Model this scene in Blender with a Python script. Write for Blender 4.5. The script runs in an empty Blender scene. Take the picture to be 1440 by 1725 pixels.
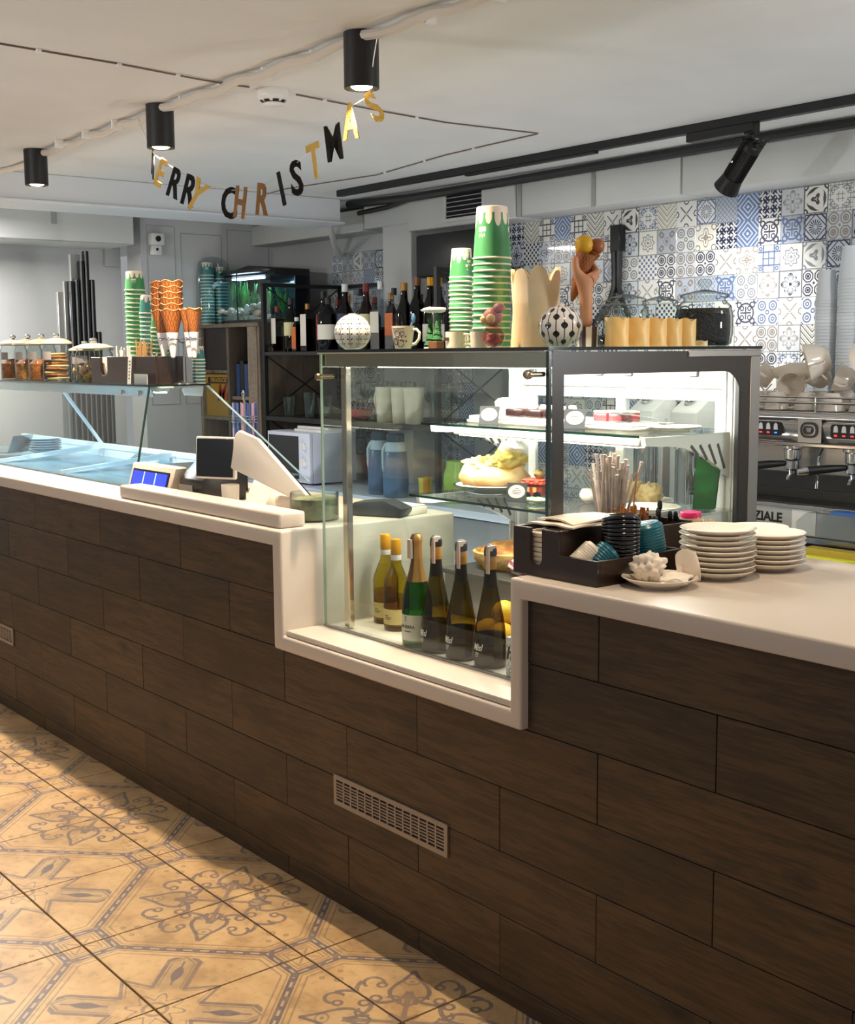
import bpy, bmesh, math, random
from mathutils import Vector, Matrix
random.seed(7)
PI = math.pi
S = bpy.context.scene
COL = S.collection
rad = math.radians

# ------------------------------------------------------------------ camera, world, exposure, big lights
cam_d = bpy.data.cameras.new('camera')
cam = bpy.data.objects.new('camera', cam_d); COL.objects.link(cam)
cam_d.sensor_fit = 'HORIZONTAL'; cam_d.sensor_width = 36.0
cam_d.lens = 36.0 * 2100.955 / 1440.0
cam_d.clip_start = 0.02
_yaw, _pit, _rol = rad(51.4019), rad(-7.25932), rad(-0.43842)
F = Vector((-math.sin(_yaw)*math.cos(_pit), math.cos(_yaw)*math.cos(_pit), math.sin(_pit)))
R0 = Vector((math.cos(_yaw), math.sin(_yaw), 0)); U0 = R0.cross(F)
R1 = R0*math.cos(_rol) + U0*math.sin(_rol); U1 = U0*math.cos(_rol) - R0*math.sin(_rol)
cam.matrix_world = Matrix(((R1.x, U1.x, -F.x, 3.60151), (R1.y, U1.y, -F.y, -1.98531), (R1.z, U1.z, -F.z, 1.61952), (0, 0, 0, 1)))
S.camera = cam

W = bpy.data.worlds.new('room_ambient'); S.world = W; W.use_nodes = True
W.node_tree.nodes['Background'].inputs[0].default_value = (0.93, 0.95, 1.0, 1)
W.node_tree.nodes['Background'].inputs[1].default_value = 0.34
S.view_settings.view_transform = 'Standard'; S.view_settings.look = 'None'
S.view_settings.gamma = 1.0; S.view_settings.use_curve_mapping = False
S.view_settings.exposure = 0.0
cy = S.cycles
cy.max_bounces = 10; cy.diffuse_bounces = 4; cy.glossy_bounces = 4; cy.transmission_bounces = 6
cy.transparent_max_bounces = 28; cy.caustics_reflective = False; cy.caustics_refractive = False
cy.sample_clamp_indirect = 4.0; cy.use_denoising = True

def area_light(name, loc, size, size_y, power, col, rot=(0, 0, 0)):
    d = bpy.data.lights.new(name, 'AREA'); d.shape = 'RECTANGLE'; d.size = size; d.size_y = size_y
    d.energy = power; d.color = col
    o = bpy.data.objects.new(name, d); COL.objects.link(o); o.location = loc; o.rotation_euler = rot
    return o
def spot_light(name, loc, direction, power, col, angle, blend, radius):
    d = bpy.data.lights.new(name, 'SPOT'); d.energy = power; d.color = col
    d.spot_size = rad(angle); d.spot_blend = blend; d.shadow_soft_size = radius
    o = bpy.data.objects.new(name, d); COL.objects.link(o); o.location = loc
    o.rotation_euler = Vector(direction).to_track_quat('-Z', 'Y').to_euler()
    return o
WARM = (1.0, 0.79, 0.56); NEUTRAL = (1.0, 0.96, 0.90); COOL = (0.40, 0.74, 1.0)
# led strips of the pastry case and of the gelato case
area_light('pastry_case_led', (0.95, 0.30, 1.572), 0.92, 0.03, 13, NEUTRAL, (rad(52), 0, 0))
area_light('pastry_shelf_led', (0.95, 0.52, 1.378), 0.86, 0.02, 9, NEUTRAL)
area_light('pastry_case_back_led', (0.95, 0.60, 1.572), 0.86, 0.03, 15, NEUTRAL)
area_light('gelato_case_led', (-2.1, 0.36, 1.462), 2.1, 0.03, 8, COOL)
# out of view: added fill for the kitchen side, and the left corner's lamp
area_light('kitchen_side_fill', (2.9, 1.7, 2.40), 0.5, 0.3, 9, NEUTRAL, (0, rad(35), 0))
area_light('corner_lamp', (-3.35, .15, 2.42), 0.4, 0.3, 42, (1.0, .97, .93))

area_light('aisle_bounce_fill', (-.7, 1.36, .42), 3.8, .25, 19, (.94, .97, 1.0), (PI, 0, 0))     # unseen upward light, added in place of bounce from the aisle floor
# unseen spots added at the guests' side and kitchen end to brighten the ceiling
spot_light('guest_side_ceiling_fill', (-.4, -2.9, 1.75), (-.1, .45, 1), 150, (.95, .97, 1.0), 165, .6, .12)
spot_light('kitchen_end_ceiling_fill', (3.1, 1.5, 1.7), (-.75, 0, 1), 60, (.97, .98, 1.0), 165, .6, .12)

# ------------------------------------------------------------------ shader expressions
def lin(h):
    if not isinstance(h, str): return tuple(h)[:3]
    h = h.lstrip('#'); v = [int(h[i:i+2], 16)/255 for i in (0, 2, 4)]
    return tuple(c/12.92 if c <= .04045 else ((c+.055)/1.055)**2.4 for c in v)
class X:
    def __init__(s, t, k): s.t = t; s.k = k
    def op(s, o, *a):
        n = s.t.nodes.new('ShaderNodeMath'); n.operation = o
        for i, v in enumerate((s,)+a):
            if isinstance(v, X): s.t.links.new(v.k, n.inputs[i])
            else: n.inputs[i].default_value = v
        return X(s.t, n.outputs[0])
    def __add__(s, o): return s.op('ADD', o)
    __radd__ = __add__
    def __sub__(s, o): return s.op('SUBTRACT', o)
    def __rsub__(s, o): return (s*-1)+o
    def __mul__(s, o): return s.op('MULTIPLY', o)
    __rmul__ = __mul__
    def __truediv__(s, o): return s.op('DIVIDE', o)
    def __lt__(s, o): return s.op('LESS_THAN', o)
    def __gt__(s, o): return s.op('GREATER_THAN', o)
    def abs(s): return s.op('ABSOLUTE')
    def sin(s): return s.op('SINE')
    def cos(s): return s.op('COSINE')
    def sqrt(s): return s.op('SQRT')
    def fract(s): return s.op('FRACT')
    def floor(s): return s.op('FLOOR')
    def min(s, o): return s.op('MINIMUM', o)
    def max(s, o): return s.op('MAXIMUM', o)
    def atan2(s, o): return s.op('ARCTAN2', o)
    def step(s, a, b):      # soft step from a to b
        n = s.t.nodes.new('ShaderNodeMapRange'); n.interpolation_type = 'SMOOTHSTEP'
        s.t.links.new(s.k, n.inputs[0]); n.inputs[1].default_value = a; n.inputs[2].default_value = b
        return X(s.t, n.outputs[0])
def near(e, v, w): return (e - v).abs() < w
def OR(*a):
    r = a[0]
    for b in a[1:]: r = r.max(b)
    return r
def new_mat(name):
    m = bpy.data.materials.new(name); m.use_nodes = True
    t = m.node_tree
    return m, t, t.nodes['Principled BSDF']
def mixc(t, f, a, b):
    n = t.nodes.new('ShaderNodeMix'); n.data_type = 'RGBA'
    for i, v in ((0, f), (6, a), (7, b)):
        if isinstance(v, X): t.links.new(v.k, n.inputs[i])
        elif isinstance(v, bpy.types.NodeSocket): t.links.new(v, n.inputs[i])
        elif i == 0: n.inputs[0].default_value = v
        else: n.inputs[i].default_value = (*lin(v), 1)
    return n.outputs[2]
def coords(t, kind):
    n = t.nodes.new('ShaderNodeTexCoord'); s = t.nodes.new('ShaderNodeSeparateXYZ')
    t.links.new(n.outputs[kind], s.inputs[0])
    return n.outputs[kind], X(t, s.outputs[0]), X(t, s.outputs[1]), X(t, s.outputs[2])
def noise(t, vec=None, scale=5., detail=3., stretch=None, rough=.5):
    if stretch:
        mp = t.nodes.new('ShaderNodeMapping'); mp.inputs['Scale'].default_value = stretch
        if vec is not None: t.links.new(vec, mp.inputs[0])
        vec = mp.outputs[0]
    n = t.nodes.new('ShaderNodeTexNoise'); n.inputs['Scale'].default_value = scale; n.inputs['Detail'].default_value = detail
    n.inputs['Roughness'].default_value = rough
    if vec is not None: t.links.new(vec, n.inputs['Vector'])
    return X(t, n.outputs[0])
def bump(t, b, h, strength, dist=.01):
    n = t.nodes.new('ShaderNodeBump'); n.inputs['Strength'].default_value = strength; n.inputs['Distance'].default_value = dist
    t.links.new(h.k, n.inputs['Height']); t.links.new(n.outputs[0], b.inputs['Normal'])
MATS = {}
def mat(name, col, rough=.5, metal=0, var=None, bmp=None, coat=0, emit=None, sss=0, spec=.5):
    if name in MATS: return MATS[name]
    m, t, b = new_mat(name)
    b.inputs['Base Color'].default_value = (*lin(col), 1)
    b.inputs['Roughness'].default_value = rough; b.inputs['Metallic'].default_value = metal
    b.inputs['Coat Weight'].default_value = coat; b.inputs['Specular IOR Level'].default_value = spec
    if sss:
        b.inputs['Subsurface Weight'].default_value = sss; b.inputs['Subsurface Radius'].default_value = (.02, .012, .006)
    if emit: b.inputs['Emission Color'].default_value = (*lin(col), 1); b.inputs['Emission Strength'].default_value = emit
    v = None
    if var or bmp: v, *_ = coords(t, 'Object')
    if var:     # (scale, other colour)
        n = noise(t, v, var[0], 4.)
        t.links.new(mixc(t, n.step(.35, .65), col, var[1]), b.inputs['Base Color'])
    if bmp:
        bump(t, b, noise(t, v, bmp[0], 3.), bmp[1])
    MATS[name] = m
    return m
def glass(name, tint='ffffff', rough=0., ior=1.45, edge=None):
    if name in MATS: return MATS[name]
    m, t, b = new_mat(name); t.nodes.remove(b)
    out = [n for n in t.nodes if n.type == 'OUTPUT_MATERIAL'][0]
    tr = t.nodes.new('ShaderNodeBsdfTransparent'); tr.inputs[0].default_value = (*lin(tint), 1)
    if edge:      # longer way through the wall of the vessel at its outline
        lw = t.nodes.new('ShaderNodeLayerWeight'); lw.inputs[0].default_value = .5
        t.links.new(mixc(t, X(t, lw.outputs['Facing']).step(.45, 1.), tint, edge), tr.inputs[0])
    gl = t.nodes.new('ShaderNodeBsdfGlossy'); gl.inputs['Roughness'].default_value = rough
    fr = t.nodes.new('ShaderNodeFresnel'); fr.inputs[0].default_value = ior
    mx = t.nodes.new('ShaderNodeMixShader')
    ge = t.nodes.new('ShaderNodeNewGeometry'); io = X(t, ge.outputs['Backfacing'])*(1/ior-ior)+ior    # same reflection on both faces
    t.links.new(io.k, fr.inputs[0])
    t.links.new(fr.outputs[0], mx.inputs[0]); t.links.new(tr.outputs[0], mx.inputs[1]); t.links.new(gl.outputs[0], mx.inputs[2])
    t.links.new(mx.outputs[0], out.inputs[0])
    MATS[name] = m
    return m
def uv_mat(name, fn, rough=.4, coat=0, metal=0, kind='UV'):
    """fn(t, u, v, w) returns a colour socket"""
    if name in MATS: return MATS[name]
    m, t, b = new_mat(name)
    vec, u, v, w = coords(t, kind)
    t.links.new(fn(t, u, v, w), b.inputs['Base Color'])
    b.inputs['Roughness'].default_value = rough; b.inputs['Coat Weight'].default_value = coat; b.inputs['Metallic'].default_value = metal
    MATS[name] = m
    return m

# ------------------------------------------------------------------ mesh builder
class MB:
    def __init__(s): s.v = []; s.f = []; s.uv = []; s.soft = False
    def face(s, idx, uv=None): s.f.append(idx); s.uv.append(uv)
    def box(s, x0, y0, z0, x1, y1, z1):
        o = len(s.v)
        s.v += [(x0,y0,z0),(x1,y0,z0),(x1,y1,z0),(x0,y1,z0),(x0,y0,z1),(x1,y0,z1),(x1,y1,z1),(x0,y1,z1)]
        for q in ((3,2,1,0),(4,5,6,7),(0,1,5,4),(1,2,6,5),(2,3,7,6),(3,0,4,7)): s.face(tuple(o+i for i in q), ((0,0),(1,0),(1,1),(0,1)))
        return s
    def lathe(s, prof, n=24, c=(0,0,0), a0=0., a1=2*PI, cap=True):
        full = abs(a1-a0-2*PI) < 1e-6; o = len(s.v); m = n if full else n+1; k = len(prof)
        L = [0.]
        for i in range(1, k): L.append(L[-1]+math.hypot(prof[i][0]-prof[i-1][0], prof[i][1]-prof[i-1][1]))
        T = L[-1] or 1
        for i in range(m):
            a = a0+(a1-a0)*i/n
            for r, z in prof: s.v.append((c[0]+r*math.cos(a), c[1]+r*math.sin(a), c[2]+z))
        for i in range(n):
            j = (i+1) % m
            for q in range(k-1):
                s.face((o+i*k+q, o+j*k+q, o+j*k+q+1, o+i*k+q+1), ((i/n, L[q]/T), ((i+1)/n, L[q]/T), ((i+1)/n, L[q+1]/T), (i/n, L[q+1]/T)))
        if cap and full:
            if prof[0][0] > 1e-5: s.face(tuple(o+i*k for i in range(m-1, -1, -1)))
            if prof[-1][0] > 1e-5: s.face(tuple(o+i*k+k-1 for i in range(m)))
        return s
    def tube(s, pts, r, n=8, cap=True):
        pts = [Vector(p) for p in pts]; o = len(s.v); k = len(pts)
        rs = r if isinstance(r, (list, tuple)) else [r]*k
        up = None
        for i, p in enumerate(pts):
            d = (pts[min(i+1, k-1)]-pts[max(i-1, 0)]).normalized()
            if up is None: up = Vector((0,0,1)) if abs(d.z) < .9 else Vector((1,0,0))
            u = (up-d*up.dot(d)).normalized(); w = d.cross(u); up = u
            for j in range(n):
                a = 2*PI*j/n; s.v.append(tuple(p+(u*math.cos(a)+w*math.sin(a))*rs[i]))
        for i in range(k-1):
            for j in range(n):
                s.face((o+i*n+j, o+i*n+(j+1) % n, o+(i+1)*n+(j+1) % n, o+(i+1)*n+j))
        if cap:
            s.face(tuple(o+j for j in range(n-1, -1, -1))); s.face(tuple(o+(k-1)*n+j for j in range(n)))
        return s
    def bar(s, a, b, w, h):     # rectangular bar
        a = Vector(a); b = Vector(b); d = (b-a).normalized()
        up = Vector((0,0,1)) if abs(d.z) < .95 else Vector((0,1,0))
        u = d.cross(up).normalized(); q = u.cross(d); o = len(s.v)
        for p in (a, b):
            for i, j in ((-1,-1),(1,-1),(1,1),(-1,1)): s.v.append(tuple(p+u*w/2*i+q*h/2*j))
        for f in ((3,2,1,0),(4,5,6,7),(0,1,5,4),(1,2,6,5),(2,3,7,6),(3,0,4,7)): s.face(tuple(o+i for i in f))
        return s
    def prism(s, poly, d0, d1, ax='z'):
        o = len(s.v); k = len(poly)
        mp = {'z': lambda a, b, d: (a, b, d), 'y': lambda a, b, d: (a, d, b), 'x': lambda a, b, d: (d, a, b)}[ax]
        for d in (d0, d1): s.v += [mp(a, b, d) for a, b in poly]
        s.face(tuple(o+i for i in range(k-1, -1, -1))); s.face(tuple(o+k+i for i in range(k)))
        for i in range(k): s.face((o+i, o+(i+1) % k, o+k+(i+1) % k, o+k+i))
        return s
    def ring(s, outer, inner, d0, d1, ax='z'):      # plate with a hole; outer and inner have equal counts
        o = len(s.v); k = len(outer)
        mp = {'z': lambda a, b, d: (a, b, d), 'y': lambda a, b, d: (a, d, b), 'x': lambda a, b, d: (d, a, b)}[ax]
        for P in (outer, inner):
            for d in (d0, d1): s.v += [mp(a, b, d) for a, b in P]
        for i in range(k):
            j = (i+1) % k
            s.face((o+j, o+i, o+2*k+i, o+2*k+j)); s.face((o+k+i, o+k+j, o+3*k+j, o+3*k+i))
            s.face((o+i, o+j, o+k+j, o+k+i)); s.face((o+2*k+j, o+2*k+i, o+3*k+i, o+3*k+j))
        return s
    def ball(s, c, r, n=12, m=8, sq=(1,1,1)):
        o = len(s.v)
        for i in range(m+1):
            p = PI*i/m
            for j in range(n):
                a = 2*PI*j/n
                s.v.append((c[0]+r*sq[0]*math.sin(p)*math.cos(a), c[1]+r*sq[1]*math.sin(p)*math.sin(a), c[2]-r*sq[2]*math.cos(p)))
        for i in range(m):
            for j in range(n): s.face((o+i*n+j, o+i*n+(j+1) % n, o+(i+1)*n+(j+1) % n, o+(i+1)*n+j), ((j/n,i/m),((j+1)/n,i/m),((j+1)/n,(i+1)/m),(j/n,(i+1)/m)))
        return s
    def xf(s, M, start=0):
        for i in range(start, len(s.v)): s.v[i] = tuple(M @ Vector(s.v[i]))
        return s
    def mesh(s, name, m, bevel=0., seg=1, smooth=True):
        me = bpy.data.meshes.new(name); me.from_pydata(s.v, [], s.f)
        if any(s.uv):
            L = me.uv_layers.new(name='UVMap'); i = 0
            for p, uv in zip(me.polygons, s.uv):
                for q in range(p.loop_total):
                    L.data[p.loop_start+q].uv = uv[q] if uv and q < len(uv) else (0, 0)
        bm = bmesh.new(); bm.from_mesh(me)
        bmesh.ops.remove_doubles(bm, verts=bm.verts, dist=1e-6)
        bmesh.ops.dissolve_degenerate(bm, dist=1e-7, edges=bm.edges)
        bmesh.ops.recalc_face_normals(bm, faces=bm.faces)
        if bevel:
            ed = [e for e in bm.edges if len(e.link_faces) == 2 and e.calc_face_angle(0) > .6]
            bmesh.ops.bevel(bm, geom=ed, offset=bevel, segments=seg, affect='EDGES', profile=.5, clamp_overlap=True)
        if smooth:
            for f in bm.faces: f.smooth = True
            if not s.soft:
                for e in bm.edges: e.smooth = not (len(e.link_faces) == 2 and e.calc_face_angle(0) > .7)
        bm.to_mesh(me); bm.free()
        if m: me.materials.append(m)
        return me
    def build(s, name, m, parent=None, bevel=0., seg=1, smooth=True, loc=None):
        return link(name, s.mesh(name, m, bevel, seg, smooth), parent, loc)
def link(name, me, parent=None, loc=None, rot=None):
    o = bpy.data.objects.new(name, me); COL.objects.link(o)
    if parent: o.parent = parent
    if loc: o.location = loc
    if rot: o.rotation_euler = rot
    return o
def tag(o, label, cat, group=None):
    o['label'] = label; o['category'] = cat
    if group: o['group'] = group
    return o
def thing(name, label, cat, loc=(0,0,0), rz=0., group=None):
    o = bpy.data.objects.new(name, None); COL.objects.link(o); o.empty_display_size = .05
    o.location = loc; o.rotation_euler = (0, 0, rz)
    return tag(o, label, cat, group)
ORD = ['lowest','second','third','fourth','fifth','sixth','seventh','eighth','ninth','tenth','eleventh','twelfth','thirteenth','fourteenth','fifteenth','sixteenth','seventeenth','eighteenth','nineteenth','twentieth','twenty-first','twenty-second','twenty-third','twenty-fourth']
def struct(o): o['kind'] = 'structure'; return o
def dup(r, loc, rz=0., label=None, group=None, scale=None, rot=None):
    c = r.copy(); COL.objects.link(c); c.location = loc; c.rotation_euler = rot or (0, 0, rz)
    if scale: c.scale = scale
    if label: c['label'] = label
    if group: c['group'] = group
    def sub(a, b):
        for ch in list(a.children):
            d = ch.copy(); COL.objects.link(d); d.parent = b; sub(ch, d)
    sub(r, c)
    return c
def rrect(w, h, r, n=5, cx=0., cy=0.):
    P = []
    for qx, qy, a in ((1,-1,-PI/2),(1,1,0),(-1,1,PI/2),(-1,-1,PI)):
        for i in range(n+1):
            t = a+PI/2*i/n; P.append((cx+qx*(w/2-r)+r*math.cos(t), cy+qy*(h/2-r)+r*math.sin(t)))
    return P
# lettering: flat meshes made once from the built-in font (width and height in metres)
def text_mesh(s, h, m, thick=.0006, sx=1., bold=0., shear=0., wrap=None):
    cu = bpy.data.curves.new('text', 'FONT'); cu.body = s; cu.size = h; cu.extrude = thick; cu.offset = bold; cu.shear = shear
    cu.align_x = 'CENTER'; cu.align_y = 'CENTER'; cu.resolution_u = 3
    o = bpy.data.objects.new('text', cu); COL.objects.link(o)
    me = bpy.data.meshes.new_from_object(o.evaluated_get(bpy.context.evaluated_depsgraph_get()))
    bpy.data.objects.remove(o); bpy.data.curves.remove(cu)
    for v in me.vertices:
        x, y, z = v.co
        if wrap:     # onto a cylinder of radius wrap about z, facing -y, upright
            a = x*sx/wrap; v.co = ((wrap+z)*math.sin(a), -(wrap+z)*math.cos(a), y)
        else: v.co = (x*sx, -z, y)     # upright, facing -y
    me.materials.clear(); me.materials.append(m)
    return me

# ------------------------------------------------------------------ common materials
WHITE = mat('white_paint', 'd9d8d4', .6, var=(1.5, 'd2d2cf'))
CEIL = mat('ceiling_paint', 'dddcd8', .75, var=(2.2, 'd7d6d2'), bmp=(60., .05))
CORIAN = mat('solid_surface', 'cfc3b6',   .36)
BLACK = mat('black_metal', '0d0d0e', .45)
BLACKP = mat('black_plastic', '141414', .35)
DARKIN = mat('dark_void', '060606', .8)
CHROME = mat('chrome', 'dcdcdc', .08, 1)
STEEL = mat('brushed_steel', 'b4b4b2', .28, 1)
DSTEEL = mat('dark_steel', '55534f', .35, 1)
ALU = mat('aluminium', 'a8a39b', .35, .9)
PORC = mat('white_porcelain', 'efe4d4', .12, coat=.5)
WPLAST = mat('white_plastic', 'e9e6e0', .35)
CREAMP = mat('cream_plastic', 'e4d9c8', .4)
PAPER = mat('white_paper', 'ece6dc', .8)
NAPKIN = mat('napkin_paper', 'ead9c4', .85, bmp=(80., .15))
GLASS = glass('pane_glass', 'fafdfb')
GLASSE = glass('pane_edge_glass', '3f8f7c')
JAR = glass('jar_glass', 'f0f4f2', ior=1.55, edge='6f7a78')
OLIVE = glass('olive_bottle_glass', 'a8962a', ior=1.5, edge='2a260c')
YELG = glass('yellow_bottle_glass', 'd8c84a', ior=1.5, edge='4a4212')
GRNG = glass('green_bottle_glass', '5f9a3e', ior=1.5, edge='17300f')
DKG = glass('dark_bottle_glass', '2b2a18', ior=1.5)
AMBERG = glass('amber_spirit_glass', '8a4a1c', ior=1.5)
REDG = glass('red_spirit_glass', '7c2a1e', ior=1.5)
CLEARP = glass('clear_plastic', 'eef2f4', rough=.08, ior=1.4)
WENGE = mat('dark_wenge_wood', '1a0e08', .4, var=(9., '24140c'), coat=.15)

def wood_mat(name, c1, c2, dark, sc=1., rough=.5, axis=(1.2, 14., 14.)):
    if name in MATS: return MATS[name]
    m, t, b = new_mat(name)
    vec, u, v, w = coords(t, 'Object')
    oi = t.nodes.new('ShaderNodeObjectInfo'); rnd = X(t, oi.outputs['Random'])
    off = t.nodes.new('ShaderNodeCombineXYZ')
    for i, k in enumerate((37., 11., 23.)): t.links.new((rnd*k).k, off.inputs[i])
    ad = t.nodes.new('ShaderNodeVectorMath'); t.links.new(vec, ad.inputs[0]); t.links.new(off.outputs[0], ad.inputs[1])
    n1 = noise(t, ad.outputs[0], 3.2*sc, 6., axis, .65)
    n2 = noise(t, ad.outputs[0], 1.3*sc, 3., (1.6, 4., 4.))
    n3 = noise(t, ad.outputs[0], 14.*sc, 2., (1., 16., 16.))
    vo = t.nodes.new('ShaderNodeTexVoronoi'); vo.inputs['Scale'].default_value = 2.6*sc
    mp = t.nodes.new('ShaderNodeMapping'); mp.inputs['Scale'].default_value = (1., 2.3, 2.3)
    t.links.new(ad.outputs[0], mp.inputs[0]); t.links.new(mp.outputs[0], vo.inputs['Vector'])
    d = X(t, vo.outputs['Distance'])
    knot = 1-(d.step(.02, .13))
    rings = ((d*70).sin()*.5+.5)*(1-d.step(.05, .26))
    c = mixc(t, (n1*.6+n3*.4).step(.40, .60), c1, c2)
    c = mixc(t, n2.step(.5, .75)*.55, c, dark)
    c = mixc(t, rings*.5, c, dark); c = mixc(t, knot*.9, c, dark)
    hs = t.nodes.new('ShaderNodeHueSaturation'); t.links.new(c, hs.inputs['Color'])
    t.links.new((rnd*.62+.62).k, hs.inputs['Value'])
    t.links.new(hs.outputs[0], b.inputs['Base Color']); b.inputs['Roughness'].default_value = rough
    bump(t, b, n1*.6+n3*.4, .18, .004)
    MATS[name] = m
    return m
PLANK = wood_mat('counter_wood_tile', '4f3a22', '342513', '120a05')
OAK = wood_mat('grey_oak', '7d6f5e', '685b4c', '3d342a', 1.2, axis=(14., 14., 1.2))

# ------------------------------------------------------------------ room shell
def plane(name, x0, y0, x1, y1, z0, z1, m): return struct(MB().box(x0, y0, z0, x1, y1, z1).build(name, m, smooth=False))
plane('ceiling', -7, -4.2, 4.6, 3.0, 2.5, 2.6, CEIL)
floor = plane('floor', -7, -4.2, 4.6, 3.0, -.06, -.009, mat('grout', '38241a', .9))
wback = plane('wall_back', -3.8, 2.6, 3.2, 2.72, 0, 2.5, mat('wall_grey_paint', 'c4c5c3', .7, var=(2., 'bcbebd')))
WL = mat('wall_left_paint', 'c9c9c6', .75, var=(1.6, 'c0c1c0'))
plane('wall_left', -4.0, 1.62, -3.8, 2.72, 0, 2.5, WL)
plane('wall_left_recess', -4.3, -4.2, -4.1, 1.62, 0, 2.5, WL)

# floor tiles: one printed design, turned four ways so that corners meet in flowers, stars and small squares
def floor_print(t, u, v, w):
    n = noise(t, None, 7., 5.); n2 = noise(t, None, 40., 3.)
    geo = t.nodes.new('ShaderNodeNewGeometry')
    n.k.node.inputs['Vector'].links or t.links.new(geo.outputs['Position'], n.k.node.inputs['Vector'])
    t.links.new(geo.outputs['Position'], n2.k.node.inputs['Vector'])
    base = mixc(t, n.step(.35, .68), 'd7b585', 'c19c6e'); base = mixc(t, n2.step(.45, .7)*.35, base, 'b4946c')
    d = (u+v-1)*.7071                       # signed distance to the band between two squares
    along = (u-v)*.7071
    sq = ((u-1).abs().max(v)).min(u.max((v-1).abs()))      # square about each of two corners
    ins = sq < .155; D = (d.abs()+ins*9).min((sq-.155).abs())          # distance to the band web, inside of a square
    band = D < .027; sides = near(D, .043, .0055); outl = near(D, .080, .006)*(1-ins)
    beads = near(d, 0, .008)*((along*58).sin() > -.2)*(sq > .19)+near(sq, .155, .007)*(((u-v)*58+(u+v)*9).sin() > -.2)
    sqi = near(sq, .085, .006)*ins
    sqx = OR(near((u-1).abs()-v, 0, .010), near(u-(v-1).abs(), 0, .010))*(sq < .07)*(sq > .012)
    # flower about (0,0): a pointed petal with a heart on the diagonal, scrolls and tufts beside the axes
    r = (u*u+v*v).sqrt(); th = v.atan2(u); m = (th-PI/4).abs()
    dd = r*m.sin(); al0 = r*m.cos(); oct_ = d < -.1
    pw = ((al0-.16)*7.4).max(0).min(3.14).sin()*.105+((al0-.16)*14.8).max(0).min(6.28).sin()*.028
    petal = near(dd, pw, .014)*(al0 > .17)*(al0 < .585)
    pfill = (dd < pw)*(al0 > .17)*(al0 < .585)
    h1 = ((al0-.45)*(al0-.45)*1.6+dd*dd).sqrt(); heart = OR(near(h1, .048, .008), h1 < .016)
    stem = (dd < .012+(al0-.05).abs()*.05)*(al0 < .30)*(al0 > .03)
    def arc(cx, cy, R, wd, f=None):
        q = None
        for p, o in ((u, v), (v, u)):
            a = p-cx; b = o-cy; e = near((a*a+b*b).sqrt(), R, wd)
            if f: e = e*f(a, b)
            q = e if q is None else q.max(e)
        return q
    scroll = OR(arc(.36, .13, .155, .015, lambda a, b: (b+a*.5) < .04), arc(.455, .135, .060, .012, lambda a, b: (a+b*.3) > -.03), arc(.22, .10, .045, .010, lambda a, b: b > -.01), arc(.40, .155, .026, .010), arc(.30, .035, .030, .010))*oct_
    bloom = ((th*8).cos()*.03+.085-r) > 0
    # star about (1,1): hexagon arms with a leaf on the diagonals, short wedges on the axes
    a, b = 1-u, 1-v; r2 = (a*a+b*b).sqrt(); th2 = b.atan2(a); m2 = (th2-PI/4).abs()
    al = r2*m2.cos(); ac = r2*m2.sin(); so = d > .1
    hx = ac.max(((al-.37).abs()-.13)*.62+ac*.62)
    armo = near(hx, .098, .014)*(al > .22)*so; armi = near(hx, .070, .006)*(al > .24); afill = (hx < .098)*(al > .22)
    leaf = (ac < ((al-.30)*15.).max(0).min(3.14).sin()*.034)*(al > .30)*(al < .51); ltip = (ac < .006)*(al > .27)*(al < .56)
    cr = a.max(b); cs = a.min(b)
    wed = near(cs+(cr-.20)*.55, .115, .013)*(cr > .16)*(hx > .098)*(cr < .43)*so; wedi = near(cs+(cr-.20)*.55, .085, .006)*(hx > .098)*(cr > .14)*(cr < .38)
    zig = near(r2, (th2*8).cos()*.035+.13, .009); hub = near(r2, .06, .012)
    dots = OR(arc(.62, .0, .018, .008), arc(.70, .06, .012, .007))*(D > .1)
    fade = n2.step(.2, .6)*.3+.65
    c = mixc(t, OR(pfill*.55, afill, )*.30, base, '9c8b78')
    c = mixc(t, OR(sides, outl, sqi, armi, wedi, heart, dots, sqx)*.62*fade, c, '7d6a58')
    c = mixc(t, OR(band, petal*.9, scroll*.88, armo*.85, leaf, ltip, wed*.8, stem*.75, bloom*.6, zig*.7, hub*.6)*fade*.92, c, '625c66')
    c = mixc(t, beads*.75, c, 'd3bd9b')
    c = mixc(t, n.step(.55, .75)*.35, c, 'a3835c'); c = mixc(t, (n*.5+n2*.5).step(.52, .62)*.3, c, '9a8468')
    return c
FT = uv_mat('floor_tile_print', floor_print, .38)
T = .44
ftile = MB()
ftile.box(-T/2+.003, -T/2+.003, -.009, T/2-.003, T/2-.003, 0)
ftile.uv[1] = ((0,0),(1,0),(1,1),(0,1))
ftm = ftile.mesh('floor_tile', FT, .0012, 1, False)
for k in range(-9, 7):
    for j in range(-5, 1):
        for q, (cx, cyy) in enumerate(((0,0),(1,0),(1,1),(0,1))):
            kk, jj = k+cx, j+cyy
            if (kk+jj) % 2 and jj % 2 == 0:
                link('tile', ftm, floor, ((k+.5)*T, -.2552+(j+.5)*T, 0), (0, 0, q*PI/2)); break

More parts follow.
